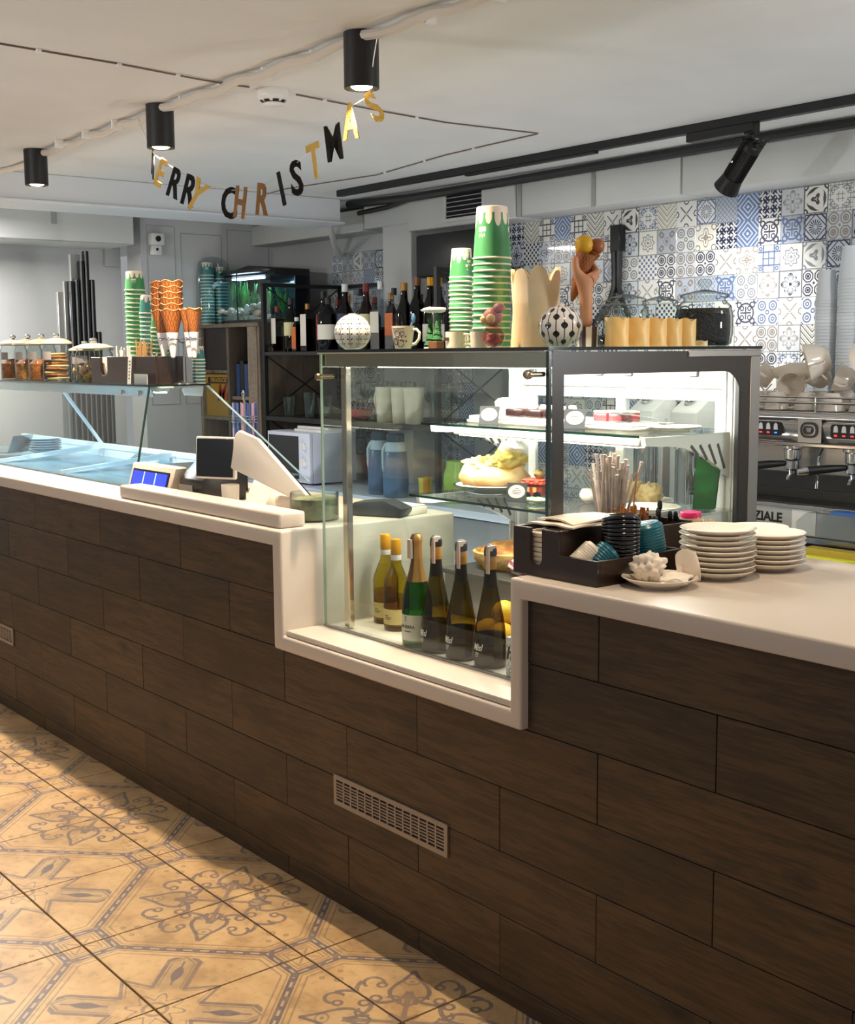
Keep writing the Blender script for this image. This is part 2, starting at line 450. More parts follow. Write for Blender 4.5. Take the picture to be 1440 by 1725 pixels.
# wall tiles: seventeen printed designs
INKS = ('252c4c', '56698f', '7b828c', '1d1e24', '8a8072')
def pat(n, ink, ground):
    def fn(t, u, v, w):
        x = u*2-1; y = v*2-1; a = x.abs(); b = y.abs(); r = (a*a+b*b).sqrt(); th = y.atan2(x)
        def ringat(cx, cy, R, wd): return near(((a-cx)*(a-cx)+(b-cy)*(b-cy)).sqrt(), R, wd)
        if n == 0: e = OR((a.min(b) < .06)*(a.max(b) < .5), near(r, .72, .07), ringat(.62, .62, .2, .06), ringat(.35, .35, .16, .05), ringat(1, 1, .25, .06))
        elif n == 1: e = OR(near(r, (th*8).cos()*.09+.6, .06), near(r, (th*8).cos()*.06+.32, .05), r < .12, a.max(b) > .95)
        elif n == 2: e = OR(near(a, b, .07)*(r < .85), r < .17, ringat(1, 0, .22, .05), ringat(0, 1, .22, .05))*(near(r, .1, .03)*-1+1)
        elif n == 3: e = OR(((x+y)*7.85).sin().abs() < .3, ((x-y)*7.85).sin().abs() < .3)
        elif n == 4: e = OR(near(r, (th*4).cos().abs()*.45+.25, .045), near(r, (th*2).cos().abs()*.8, .05), r < .13, a.max(b) > .95)
        elif n == 5: e = ((x*12.57).sin()*(y*12.57).sin()) > .12
        elif n == 6: e = OR(((a+b)*2.5).fract() < .32, r < .12)
        elif n == 7: e = OR(*[near((a-.5).abs().max((b-.5).abs()).max(((a-.5).abs()+(b-.5).abs())*.707), q, .05) for q in (.4, .2)], r < .1, ringat(.5, .5, .06, .06))
        elif n == 8: e = OR(((a*3).fract()-.5).abs().min(((b*3).fract()-.5).abs()) < .09, ringat(.5, .5, .25, .05))*(near(r, .5, .1)*-1+1)
        elif n == 9: e = OR(near(((y+1)*2.2-a*2.2).fract(), .2, .12), near(((y+1)*2.2-a*2.2).fract(), .6, .05))
        elif n == 10: e = OR(((th*16).cos() > 0)*(r > .14)*(r < .55), near(a+b, .95, .06), near(a.max(b), .9, .05), near(a+b, 1.4, .1))
        elif n == 11: e = ((a*9+(b*9).sin()*2).sin()*(b*9+(a*9).sin()*2).sin()) > .08
        elif n == 12: e = OR(near(r, (th*4).cos()*.18+.55, .05), ringat(.8, .8, .22, .05), (a.min(b) < .05)*(r < .5), near(r, .18, .05))
        elif n == 13: e = OR(ringat(.5, .5, .33, .06), ringat(.5, .5, .13, .05), ringat(0, 0, .14, .05), ringat(1, 1, .15, .05))
        elif n == 14: e = OR(near(((a-.55)*(a-.55)*2+(b-.55)*(b-.55)*2).sqrt(), .28, .13)*near(a-b, 0, .32), r < .16, near(r, .32, .03), a.max(b) > .94)
        elif n == 15: e = OR((near(a, .5, .06)+near(b, .5, .06)).min(1)*(r > .3), (a.min(b) < .05)*(r < .6), ringat(.75, .75, .12, .05))
        else: e = OR(((r*9+(th*3).cos()*1.2).sin() > .25)*(r < .85), ringat(1, 1, .3, .07), a.max(b) > .95)
        v0 = noise(t, None, 30., 2.)
        return mixc(t, e*(v0.step(.2, .5)*.25+.7), ground, ink)
    return fn
TILEM = []
for i in range(34):
    n = i % 17; ink = INKS[(i*7+i//17*2) % 5]; ground = ('e6e4dd', 'dcdcd6', 'c9ced4', 'e9e6da', 'aeb6c2')[(i*3+i//5) % 5]
    if i in (6, 23): ink, ground = 'd6dae2', '647ba3'
    if i in (11, 28): ink, ground = 'e2e4e6', '2a2f4a'
    TILEM.append(uv_mat('patterned_tile_%d' % i, pat(n, ink, ground), .22, .3))
P = .1145
def tile_mb(x, z, d=.006): return MB().box(x+.0006, 2.6-d, z+.0006, x+P-.0006, 2.601, z+P-.0006)
tmesh = []
for i, m in enumerate(TILEM):
    b = MB().box(-P/2+.0006, -.003, -P/2+.0006, P/2-.0006, .003, P/2-.0006)
    tmesh.append(b.mesh('wall_tile', m, .0008, 1, False))
rt = random.Random(11)
small = [[] for _ in TILEM]
def lay(x0, x1, z0, z1, single):
    nx = round((x1-x0)/P); nz = round((z1-z0)/P); last = {}
    for c in range(nx):
        for rr in range(nz):
            i = rt.randrange(34)
            while i in (last.get((c-1, rr)), last.get((c, rr-1))): i = rt.randrange(34)
            last[(c, rr)] = i
            x = x0+(c+.5)*P; z = z1-(rr+.5)*P
            g = .0012 if c % 5 else .0
            if single(c, rr): link('tile', tmesh[i], wback, (x, 2.5975+rt.uniform(-.0004, .0004), z))
            else: small[i].append((x, z))
lay(-1.42, -1.42+P*24, 2.30-P*12, 2.30, lambda c, r: c > 1 and r < 10 and c < 22)
lay(-3.09, -3.09+P*12, 2.245-P*11, 2.245, lambda c, r: c < 6 and r < 6)
for i, L in enumerate(small):
    if not L: continue
    b = MB()
    for x, z in L:
        b.box(x-P/2+.0006, 2.5945, z-P/2+.0006, x+P/2-.0006, 2.6005, z+P/2-.0006)
    o = b.build('small_tiles', TILEM[i], wback, smooth=False); o['kind'] = 'stuff'

# white column in the back wall, soffit boxes along it, beam across the ceiling
struct(MB().box(-2.33, 2.43, .87, -2.06, 2.6, 2.5).build('trim_1', mat('column_paint', 'cfd0cd', .6), bevel=.004))
DUCT = mat('duct_paint', 'd6d6d1', .55, var=(1.8, 'cfd0cc'))
struct(MB().box(-2.055, 2.405, 2.296, -1.17, 2.6, 2.4995).build('trim_2', DUCT, bevel=.006))
struct(MB().box(-1.16, 2.405, 2.303, -.10, 2.6, 2.487).build('trim_3', DUCT, bevel=.012, seg=2))
struct(MB().box(-.092, 2.405, 2.303, 3.2, 2.6, 2.487).build('trim_4', DUCT, bevel=.012, seg=2))
struct(MB().box(-3.8, 2.43, 2.34, -2.52, 2.6, 2.47).box(-2.5, 2.42, 2.345, -2.06, 2.6, 2.478).build('trim_5', DUCT, bevel=.005))
struct(MB().box(-2.72, -1.6, 2.365, -2.42, 2.2, 2.5).box(-2.74, -1.6, 2.358, -2.40, 2.22, 2.372).build('trim_6', mat('beam_paint', 'd6d8da', .6), bevel=.004))
struct(MB().box(-4.1, -1.6, 2.30, -3.7, 1.53, 2.478).build('trim_7', DUCT, bevel=.006))
struct(MB().box(-4.1, -1.6, 2.478, -3.74, 1.50, 2.4995).build('gap_shade_1', DARKIN))  # near-black box painting the shade of the gap above the left duct
struct(MB().box(-1.16, 2.4045, 2.488, 3.2, 2.59, 2.4995).build('gap_shade_2', DARKIN))  # shade of the gap over the rear soffit, put in as a dark box
# thin panel joints on the left wall
for y0, y1, z0, z1 in ((1.90, 2.20, 1.3, 2.40), (2.24, 2.56, 1.3, 2.44), (1.66, 1.86, 1.3, 2.44)):
    struct(MB().ring([(y0,z0),(y1,z0),(y1,z1),(y0,z1)], [(y0+.004,z0+.004),(y1-.004,z0+.004),(y1-.004,z1-.004),(y0+.004,z1-.004)], -3.8, -3.798, 'x').build('trim', mat('panel_joint', '9d9e9d', .7), smooth=False))

# ------------------------------------------------------------------ serving counter
ctr = thing('serving_counter', 'long bar counter clad in dark wood planks with white worktop', 'counter')
ZR = [0, .0616, .2266, .3916, .5575, .724, .888, 1.0446]
X0, X1 = -4.05, 3.3
core = MB()
core.box(X0, .013, .004, .3865, .655, 1.044); core.box(1.4925, .013, .004, X1, .70, 1.044); core.box(.3865, .013, .004, 1.4925, 1.0, .7265)
core.build('core_panel', mat('joint_black', '0b0806', .9), ctr, smooth=False)
def cut_plank(x0, x1, z0, z1):
    """planks stop at the white frame"""
    if z1 > .75:
        if x0 < .39 and x1 > .39: x1 = .39
        if x0 < 1.488 and x1 > 1.488: x0 = 1.488
        if x0 >= .38 and x1 <= 1.49: return
    if x1-x0 < .01: return
    g = .0011
    b = MB().box(-(x1-x0)/2+g, -.0065, -(z1-z0)/2+g, (x1-x0)/2-g, .0065, (z1-z0)/2-g)
    b.build('wood_plank', PLANK, ctr, .0009, 1, False, loc=((x0+x1)/2, .0068+random.uniform(-.0006, .0006), (z0+z1)/2))
for i in range(7):
    ph = 1.062 if i % 2 == 0 else .733
    x = ph-.6578*8
    while x < X1:
        a, b = max(x, X0), min(x+.6578, X1)
        if b > a:
            if ZR[i+1] > .75 and a < .39 and b > 1.488: pass
            cut_plank(a, b, ZR[i], ZR[i+1])
        x += .6578
SVC = mat('service_side_grey', 'b9b8b4', .45)
MB().box(X0, .656, .08, .3865, .672, 1.040).box(1.4925, .7005, .08, X1, .716, 1.040).box(.3865, 1.0005, .08, 1.4925, 1.012, .7265).build('service_panel', SVC, ctr, smooth=False)
# white worktop: one continuous slab that steps down around the bottle niche
FR = MB()
out = [(X0, 1.0446), (.387, 1.0446), (.387, .727), (1.492, .727), (1.492, 1.0446), (X1, 1.0446), (X1, 1.093), (1.453, 1.093), (1.453, .771), (.437, .771), (.437, 1.093), (X0, 1.093)]
FR.prism(out, -.024, .655, 'y')
FR.build('worktop', CORIAN, ctr, .007, 3)
MB().box(1.462, .6552, 1.046, X1, .745, 1.0925).build('worktop_slab', CORIAN, ctr, .004, 2)
MB().box(.4375, -.012, .7715, 1.4525, .98, .790).build('niche_floor', CORIAN, ctr, .006, 2)
lg = MB().box(-.725, 0, 1.0932, .395, .095, 1.142).build('raised_ledge', CORIAN, ctr, .009, 3)
# vent grilles let into the planks
GR = mat('grille_paint', '9a8c7d', .45, .3)
def grille(x0, x1, z0, z1, nx, nz, label):
    g = thing('vent_grille', label, 'vent', (x0, -.001, z0))
    w, h = x1-x0, z1-z0
    g.location.y = 0
    o, i = [(0,0),(w,0),(w,h),(0,h)], [(.014,.014),(w-.014,.014),(w-.014,h-.014),(.014,h-.014)]
    MB().ring(o, i, -.006, .0005, 'y').build('frame', GR, g, .001)
    MB().box(.01, -.0012, .01, w-.01, -.0004, h-.01).build('backing', mat('vent_dark', '14101a', .9), g)
    for k in range(1, nz): 
        zz = .014+(h-.028)*k/nz
        MB().box(.012, -.0045, zz-.002, w-.012, -.0012, zz+.002).build('slat', GR, g)
    for k in range(1, nx):
        xx = .014+(w-.028)*k/nx
        MB().box(xx-.003, -.0052, .012, xx+.003, -.0012, h-.012).build('slat', GR, g)
grille(.670, 1.193, .309, .400, 14, 7, 'long metal vent grille low in the wood planks below the bottle niche')
grille(-2.42, -1.895, .316, .397, 14, 7, 'metal vent grille cut by the left edge of the picture')

# things whose parts are modelled in room coordinates: the Empty stands at the base, children are shifted back
WT = set()
_link = link
def link(name, me, parent=None, loc=None, rot=None):
    if parent and parent.name in WT and loc is None: loc = -Vector(parent.location)
    return _link(name, me, parent, loc, rot)
def wthing(name, label, cat, loc, group=None):
    o = thing(name, label, cat, loc, 0, group); WT.add(o.name); return o
def part(p, name, m, mb, bevel=0., seg=1, smooth=True): return mb.build(name, m, p, bevel, seg, smooth)

# ------------------------------------------------------------------ ceiling lamps, conduit, cable, detector
BULB = mat('lamp_bulb', 'ffe2ad', .5, emit=14.)
LAMPW = 136.
def ceiling_lamp(x, y, label, power=LAMPW):
    g = thing('ceiling_spotlight', label, 'lamp', (x, y, 2.35), 0, 'black cylinder lamps along the counter')
    MB().lathe([(.0, .149), (.049, .149), (.049, 0), (.0455, 0), (.043, .012), (.034, .026), (.0, .026)], 32).build('housing', BLACK, g)
    MB().lathe([(.0, .022), (.030, .022), (.030, .004), (.022, -.001), (.0, -.003)], 24).build('bulb', BULB, g)
    l = spot_light('lamp_light', (0, 0, -.008), (0, 0, -1), power, WARM, 118, .75, .011); l.parent = g
    return g
ceiling_lamp(.688, .118, 'black cylinder ceiling lamp nearest the camera, above the S of the garland')
ceiling_lamp(-.556, .132, 'middle black cylinder ceiling lamp, above the left end of the garland')
ceiling_lamp(-1.755, .148, 'farthest black cylinder ceiling lamp, at the left edge of the picture')
for x in (1.93, 3.17): ceiling_lamp(x, .12, 'black cylinder ceiling lamp further right along the counter', 30.)

random.seed(3)
c = wthing('cable_conduit', 'pale grey corrugated conduit clipped along the ceiling between the lamps', 'conduit', (.3, .13, 2.49))
pts = [(-2.40,.222,2.489),(-2.28,.238,2.487),(-2.1,.235,2.484),(-1.81,.2,2.48)]
part(c, 'tube', CREAMP, MB().tube(pts, .013, 8))
def seg(x0, x1, y0, y1, n):
    P = []
    for i in range(n*4+1):
        f = i/(n*4); P.append((x0+(x1-x0)*f, y0+(y1-y0)*f+.008*math.sin(i*PI/2), 2.484-.010*abs(math.sin(i*PI/4))))
    return P
TG = mat('conduit_grey', 'c9c0b2', .5)
part(c, 'tube', TG, MB().tube(seg(-1.72, -.6, .165, .14, 4), .0145, 8))
part(c, 'tube', TG, MB().tube(seg(-.52, .65, .12, .10, 4), .0145, 8))
part(c, 'tube', TG, MB().tube(seg(.725, 1.92, .10, .11, 4), .0145, 8))
for i in range(11):
    x = -1.45+i*.27
    if min(abs(x-q) for q in (.688, -.556, -1.755)) < .09: continue
    part(c, 'clip', WPLAST, MB().box(x-.005, .112, 2.466, x+.005, .146, 2.4995))
c = wthing('alarm_cable', 'thin brown cable clipped across the ceiling through the smoke detector', 'cable', (-.1, .5, 2.495))
BR = mat('cable_brown', '6f5a4c', .6)
part(c, 'wire', BR, MB().tube([(-.01,-.70,2.497),(-.045,-.259,2.497),(-.081,.021,2.495),(-.097,.149,2.496),(-.095,.225,2.496)], .0028, 5))
part(c, 'wire', BR, MB().tube([(-.105,.415,2.496),(-.166,.815,2.496),(-.207,1.157,2.497),(-.172,1.62,2.497),(-.5,1.635,2.496),(-.82,1.66,2.496),(-1.5,1.78,2.496),(-2.2,1.70,2.497),(-2.40,1.70,2.49)], .0028, 5))
clips = MB()
for p in ((-.02,-.52),(-.045,-.259),(-.07,-.05),(-.12,.54),(-.166,.815),(-.19,1.0),(-.205,1.3),(-.172,1.62),(-.6,1.64),(-1.0,1.69),(-1.4,1.76)): clips.box(p[0]-.007, p[1]-.007, 2.491, p[0]+.007, p[1]+.007, 2.4995)
o = part(c, 'cable_clips', WPLAST, clips); o['kind'] = 'stuff'
d = thing('smoke_detector', 'round white smoke detector on the ceiling between two lamps', 'detector', (-.10, .32, 2.45))
MB().lathe([(0,.05),(.052,.05),(.054,.03),(.05,.02),(.036,.009)], 32, cap=False).build('base', WPLAST, d)
MB().lathe([(0,-.004),(.02,-.004),(.034,0),(.036,.003),(.036,.006),(0,.006)], 28).build('cap', WPLAST, d)
for k in range(8):
    a = k*PI/4+.2
    MB().lathe([(.0335,.006),(.045,.0135)], 4, a0=a, a1=a+.5, cap=False).build('slot', DARKIN, d)

# black lamp track with its spotlight, black pipe on the soffit
t = wthing('lamp_track', 'long black lamp track along the ceiling above the counter', 'track', (.5, 1.98, 2.47))
part(t, 'rail', BLACK, MB().box(-2.12, 1.965, 2.466, 3.2, 1.998, 2.4995), .002)
part(t, 'feed_box', BLACK, MB().box(.30, 1.960, 2.432, .62, 1.998, 2.4665), .003)
part(t, 'feed_box', BLACK, MB().box(-1.05, 1.968, 2.455, -.2, 1.996, 2.4665), .002)
pp = wthing('black_pipe', 'black insulated pipe lying in the gap above the white soffit boxes', 'pipe', (.5, 2.3, 2.46))
part(pp, 'hose', BLACKP, MB().tube([(-2.44,2.27,2.475),(-1.9,2.30,2.462),(-1.2,2.33,2.468),(-.3,2.345,2.474),(.6,2.33,2.474),(1.8,2.33,2.470),(3.2,2.33,2.474)], .022, 8))
part(pp, 'hose', BLACKP, MB().tube([(-2.44,2.34,2.43),(-2.2,2.37,2.445),(-1.9,2.36,2.475)], .014, 8))
for x in (-1.13, -.62, .9):
    s_ = tag(MB().box(x-.011, 2.398, 2.30, x+.011, 2.402, 2.4995).build('perforated_strap', mat('galvanised', 'b9bab6', .4, .7)), 'punched metal strap holding up the soffit box', 'strap', 'straps on the soffit')
sp = wthing('track_spotlight', 'black ribbed track spotlight tilted towards the tiled wall', 'spotlight', (.60, 1.98, 2.44))
ax = Vector((-.70, .14, -.72)).normalized(); top0 = Vector((.628, 1.955, 2.385))
q = ax.to_track_quat('Z', 'Y').to_matrix().to_4x4()
Mx = Matrix.Translation(top0) @ q
SB = mat('spot_black', '1d1a19', .4, .3)
part(sp, 'adapter', BLACK, MB().box(.575, 1.965, 2.425, .625, 1.998, 2.468).tube([(.60,1.981,2.43),(.60,1.981,2.405)], .013, 10), .002)
part(sp, 'body', SB, MB().lathe([(0,0),(.036,0),(.040,.006),(.040,.026),(.036,.028),(.036,.15),(.040,.152),(.043,.175),(.050,.206),(.050,.21),(.046,.21),(.036,.19),(0,.19)], 32).xf(Mx))
fb = MB()
for k in range(28):
    a = 2*PI*k/28; s0 = len(fb.v)
    fb.box(.0355, -.0011, .03, .0405, .0011, .15)
    fb.xf(Matrix.Rotation(a, 4, 'Z'), s0)
fb.xf(Mx)
part(sp, 'cooling_fins', SB, fb, smooth=False)
side = q.to_3x3() @ Vector((1, 0, 0))
mid = top0+ax*.085
for s_ in (-1, 1):
    pts = [Vector((.60, 1.981, 2.413))+side*.012*s_, Vector((.60, 1.981, 2.41))+side*.046*s_, top0+ax*.01+side*.049*s_-ax*.02, mid+side*.046*s_]
    b = MB()
    for i in range(3): b.bar(pts[i], pts[i+1], .018, .003)
    part(sp, 'yoke', BLACK, b, smooth=False)
    part(sp, 'screw', CHROME, MB().ball(tuple(mid+side*.050*s_), .006, 8, 6))
part(sp, 'cord', BLACKP, MB().tube([(.605,1.985,2.41),(.612,1.97,2.40),(.62,1.958,2.388),(.645,1.965,2.385),(.685,1.975,2.39),(.69,1.97,2.398),(.66,1.965,2.398),(.625,1.957,2.388)], .0028, 6))
part(sp, 'bulb', mat('spot_bulb', 'fff4e2', .5, emit=10.), MB().lathe([(0,.191),(.034,.191),(.034,.195),(0,.195)], 24).xf(Mx))
l = spot_light('spot_beam', tuple(top0+ax*.212-Vector(sp.location)), (-.50, .58, -.66), 58, (1, .98, .95), 92, .9, .03); l.parent = sp
l = spot_light('kitchen_track_beam', (1.55, 1.98, 2.36), (.25, .72, -.7), 34, (1, .98, .95), 85, .9, .03)

# ------------------------------------------------------------------ garland
GOLD = mat('gold_glitter', 'd8b05c', .3, .85, bmp=(350., .5)); BLKG = mat('black_glitter', '100d0c', .22, .6, bmp=(350., .6)); COPG = mat('copper_glitter', '8a6238', .35, .75, bmp=(350., .5))
ga = wthing('letter_garland', 'glitter letter garland on a string reading MERRY CHRISTMAS under the lamps', 'garland', (0, .12, 2.2))
L = [('M', (-.593,2.338), (-.650,2.262), -20, BLKG), ('E', (-.513,2.302), (-.560,2.215), 14, GOLD), ('R', (-.409,2.258), (-.450,2.165), 22, BLKG), ('R', (-.310,2.225), (-.345,2.127), 24, BLKG),
     ('Y', (-.235,2.196), (-.300,2.110), 26, GOLD), ('C', (-.060,2.158), (-.065,2.058), 30, BLKG), ('H', (.018,2.153), (-.002,2.055), 8, COPG), ('R', (.148,2.149), (.135,2.052), 14, COPG),
     ('I', (.242,2.172), (.268,2.07), 12, BLKG), ('S', (.336,2.195), (.345,2.092), 34, BLKG), ('T', (.432,2.232), (.450,2.130), 8, GOLD), ('M', (.535,2.272), (.548,2.170), 18, BLKG), ('A', (.626,2.318), (.630,2.218), 14, GOLD), ('S', (.712,2.333), (.752,2.258), 52, GOLD)]
spts = [(-.708,.12,2.475)]
for ch, (tx, tz), (bx, bz), yaw, m in L:
    h = math.hypot(tx-bx, tz-bz)
    me = text_mesh(ch, h*1.37, m, .0022, .64 if ch not in 'MA' else .58, .0035)
    tilt = math.atan2(tx-bx, tz-bz)
    o = link('letter', me, ga)
    o.matrix_world = Matrix.Translation((tx, .12, tz-.002)) @ Matrix.Rotation(rad(yaw), 4, 'Z') @ Matrix.Rotation(tilt, 4, 'Y') @ Matrix.Translation((0, 0, -h/2))
    o.matrix_basis = Matrix.Translation(-Vector(ga.location)) @ o.matrix_world
    spts.append((tx, .1235, tz-.006))
spts.append((.742, .12, 2.42)); spts.append((.76, .12, 2.475))
part(ga, 'string', mat('string_silver', 'cfc7b8', .4, .5), MB().tube(spts, .0013, 5))

# ------------------------------------------------------------------ pastry case in the niche
pc = wthing('pastry_display_case', 'tall glass pastry display case standing in the niche of the counter', 'display case', (.95, .52, .79))
XL, XR, YF, YB, Z0, Z1 = .461, 1.441, .117, .93, .7905, 1.632
part(pc, 'front_glass', GLASS, MB().box(XL, YF-.003, Z0+.004, XR, YF+.003, Z1-.010))
part(pc, 'side_glass', GLASS, MB().box(XL, YF+.0035, Z0+.004, XL+.006, YB, Z1-.010))
part(pc, 'side_glass', GLASS, MB().box(XR-.006, YF+.0035, Z0+.30, XR, YB-.05, Z1-.010))
EDG = mat('glass_edge_green', '1d332c', .15, coat=.6)
part(pc, 'glass_edge', EDG, MB().box(XR-.009, YF-.0045, Z0, XR+.001, YF+.0045, Z1-.010))
EDG2 = mat('glass_edge_light', '9fb3a2', .15, coat=.6)
part(pc, 'glass_edge', EDG2, MB().box(XL-.001, YF-.004, Z0, XL+.002, YF+.004, Z1-.010))
part(pc, 'top_glass', glass('top_glass', 'e6f0ec'), MB().box(XL-.006, YF-.008, Z1-.008, XR+.004, YB+.004, Z1))
TGE = mat('top_glass_edge_dark', '101a18', .1, coat=.6)
part(pc, 'top_glass_edge', TGE, MB().box(XL-.0065, YF-.0095, Z1-.008, XR+.0055, YF-.0082, Z1).box(XR+.0042, YF-.0082, Z1-.008, XR+.0055, YB+.004, Z1))
part(pc, 'top_glass_edge', mat('top_edge_cream', 'b9b39a', .2, coat=.5), MB().box(XL-.006, YF-.0085, Z1-.0125, XR-.01, YF-.002, Z1-.0085))
part(pc, 'fascia', mat('fascia_steel', 'b9ad98', .16, .95, bmp=(4., .25)), MB().box(XL+.01, YF+.008, Z1-.05, XR-.012, YF+.016, Z1-.013))
part(pc, 'base_rail', ALU, MB().box(XL, YF-.006, Z0, XR, YF+.006, Z0+.005))
# printed grey border of the right side glass, with one rounded corner
def side_border():
    oy0, oy1, oz0, oz1 = YF+.006, YB-.045, 1.06, Z1-.012; iy0, iy1, iz0, iz1, r = .163, .846, 1.07, 1.565, .075
    O, I = [], []
    O += [(oy0,oz0),(oy1,oz0)]; I += [(iy0,iz0),(iy1,iz0)]
    for k in range(9):
        a = PI/2*k/8; I.append((iy1-r+r*math.cos(a), iz1-r+r*math.sin(a))); O.append((oy1, oz1-(oz1-oz0)*.25*(1-k/4)) if k < 4 else (oy1-(oy1-oy0)*.25*((k-4)/4), oz1))
    O[2] = (oy1, oz1-.2); O.append((oy0,oz1)); I.append((iy0,iz1))
    return MB().ring(O, I, XR+.0004, XR+.0018, 'x')
part(pc, 'printed_border', mat('border_grey', '2e2922', .35), side_border(), smooth=False)
part(pc, 'end_frame', mat('end_frame_dark', '2f2c28', .4), MB().box(XR-.012, YB-.09, Z0, XR+.001, YB-.04, Z1-.013))
part(pc, 'end_frame', ALU, MB().box(XR-.02, YB-.042, Z0, XR+.004, YB, Z1-.009), .002)
part(pc, 'top_trim', ALU, MB().box(XR+.0005, .62, Z1-.028, XR+.006, YB, Z1-.009), .002)
WP = mat('case_white', 'ecebe8', .35)
for x0, x1 in ((.484, .54), (1.372, 1.424)):
    part(pc, 'rear_post', WP, MB().box(x0, .855, Z0, x1, .915, Z1-.03).box(x0+.012, .85, Z0+.02, x0+.018, .856, Z1-.04).box(x1-.018, .85, Z0+.02, x1-.012, .856, Z1-.04), .002)
part(pc, 'rear_header', WP, MB().box(.541, .86, 1.512, 1.371, .915, Z1-.03), .003)
part(pc, 'rear_sill', WP, MB().box(.541, .86, Z0, 1.371, .915, .84), .003)
for x0, x1, y in ((.545, .985, .896), (.955, 1.37, .878)):
    dr = part(pc, 'sliding_door', WP, MB().ring([(x0,.842),(x1,.842),(x1,1.511),(x0,1.511)], [(x0+.035,.875),(x1-.035,.875),(x1-.035,1.478),(x0+.035,1.478)], y-.007, y+.007, 'y'), .002)
    MB().box(x0+.034, y-.002, .874, x1-.034, y+.002, 1.479).build('pane', GLASS, dr)
for x in (.60, .90, 1.02, 1.27): part(pc, 'catch', mat('catch_grey', '8f8f90', .35, .5), MB().box(x-.016, .852, 1.545, x+.016, .8595, 1.58), .004)
LED = mat('led_diffuser', 'fffaf0', .5, emit=9.)
part(pc, 'light_bar', WP, MB().box(.50, .27, 1.582, 1.42, .335, 1.604), .003)
part(pc, 'light_bar', WP, MB().box(.50, .775, 1.582, 1.42, .83, 1.604), .003)
part(pc, 'led_strip', LED, MB().box(.52, .285, 1.577, 1.40, .32, 1.5818))
# shelves on slotted brackets
def bracket(x, z, y0, h):
    b = MB(); y1 = .854; n = 10
    poly = [(y1, z), (y0, z), (y0+.005, z-.022)]
    for k in range(n+1):
        f = k/n; poly.append((y0+.06+(y1-.012-y0-.06)*f, z-.026-(h-.03)*f**2.2))
    poly += [(y1, z-h)]
    b.prism(poly, x-.008, x+.008, 'x')
    return b
SL = mat('bracket_slot', '4b4741', .6)
for z, y0, h in ((1.394, .50, .125), (1.171, .44, .12)):
    for x in (.512, 1.396):
        br = part(pc, 'shelf_bracket', WP, bracket(x, z, y0, h), smooth=False)
        sl = MB()
        for k in range(4):
            yy = .80-k*.038; zz = z-.030
            for sx in (-.0085, .0085): sl.bar((x+sx, yy, zz), (x+sx, yy+.032, zz-(h-.055)*(1-k*.2)), .0012, .009)
        sl.build('slots', SL, br, smooth=False)
part(pc, 'shelf', GLASS, MB().box(.50, .47, 1.395, 1.412, .85, 1.402))
part(pc, 'shelf_edge', GLASSE, MB().box(.50, .466, 1.395, 1.412, .4695, 1.402))
part(pc, 'shelf_light', CREAMP, MB().box(.62, .50, 1.369, 1.385, .545, 1.3935), .003)
part(pc, 'led_strip', LED, MB().box(.64, .508, 1.3655, 1.37, .538, 1.3688))
part(pc, 'shelf', GLASS, MB().box(.50, .42, 1.1715, 1.425, .85, 1.1785))
part(pc, 'shelf_edge', GLASSE, MB().box(.50, .416, 1.1715, 1.425, .4195, 1.1785))
part(pc, 'deck', mat('deck_grey', '6f6c6a', .35, .5), MB().box(.545, .50, .925, 1.43, .85, .94), .002)
part(pc, 'deck_front', mat('deck_panel', '8b8889', .3, .6), MB().box(.545, .525, .792, 1.43, .54, .925))
part(pc, 'inner_post', mat('polished_post', 'd8d0bf', .12, 1), MB().box(.530, .140, Z0+.005, .556, .160, Z1-.05), .002)
for x, z in ((.530, 1.553), (1.424, 1.567)):
    part(pc, 'stand_off', mat('stand_off_nickel', '9d8f76', .25, 1), MB().lathe([(0,0),(.006,0),(.006,.045),(.0105,.047),(.0115,.056),(.009,.061),(0,.062)], 16).xf(Matrix.Translation((x, YF-.003, z)) @ Matrix.Rotation(PI/2, 4, 'X')))

# ------------------------------------------------------------------ gelato case on the left end of the counter
gc = wthing('gelato_display_case', 'low glass gelato display case with sloped glass and cool lit rails', 'display case', (-2.2, .5, 1.093))
GX0, GX1 = -3.6, -.955
def quad(p, th):  # thin pane from four corners
    p = [Vector(q) for q in p]; n = (p[1]-p[0]).cross(p[3]-p[0]).normalized()*th/2; b = MB()
    b.v = [tuple(q-n) for q in p]+[tuple(q+n) for q in p]
    for f in ((3,2,1,0),(4,5,6,7),(0,1,5,4),(1,2,6,5),(2,3,7,6),(3,0,4,7)): b.face(f)
    return b
part(gc, 'front_glass', GLASS, quad([(GX0,.17,1.096),(GX1,.17,1.096),(GX1,.25,1.495),(GX0,.25,1.495)], .006))
part(gc, 'glass_edge', EDG, MB().bar((GX1,.17,1.096), (GX1,.25,1.497), .006, .007))
part(gc, 'end_glass', GLASS, MB().prism([(.177,1.096),(.985,1.07),(.50,1.495),(.257,1.495)], GX1-.003, GX1+.003, 'x'))
part(gc, 'glass_edge', mat('glass_edge_pale', 'b9d6d6', .15, coat=.6), MB().bar((GX1,.99,1.068), (GX1,.504,1.497), .007, .007))
part(gc, 'top_glass', glass('top_glass', 'e6f0ec'), MB().box(GX0, .235, 1.4965, GX1+.012, .515, 1.5035))
part(gc, 'glass_edge', mat('top_glass_edge_dark', '101a18', .1, coat=.6), MB().box(GX0, .2335, 1.4968, GX1+.013, .2347, 1.5035).box(GX1+.0122, .2348, 1.4968, GX1+.0132, .515, 1.5035))
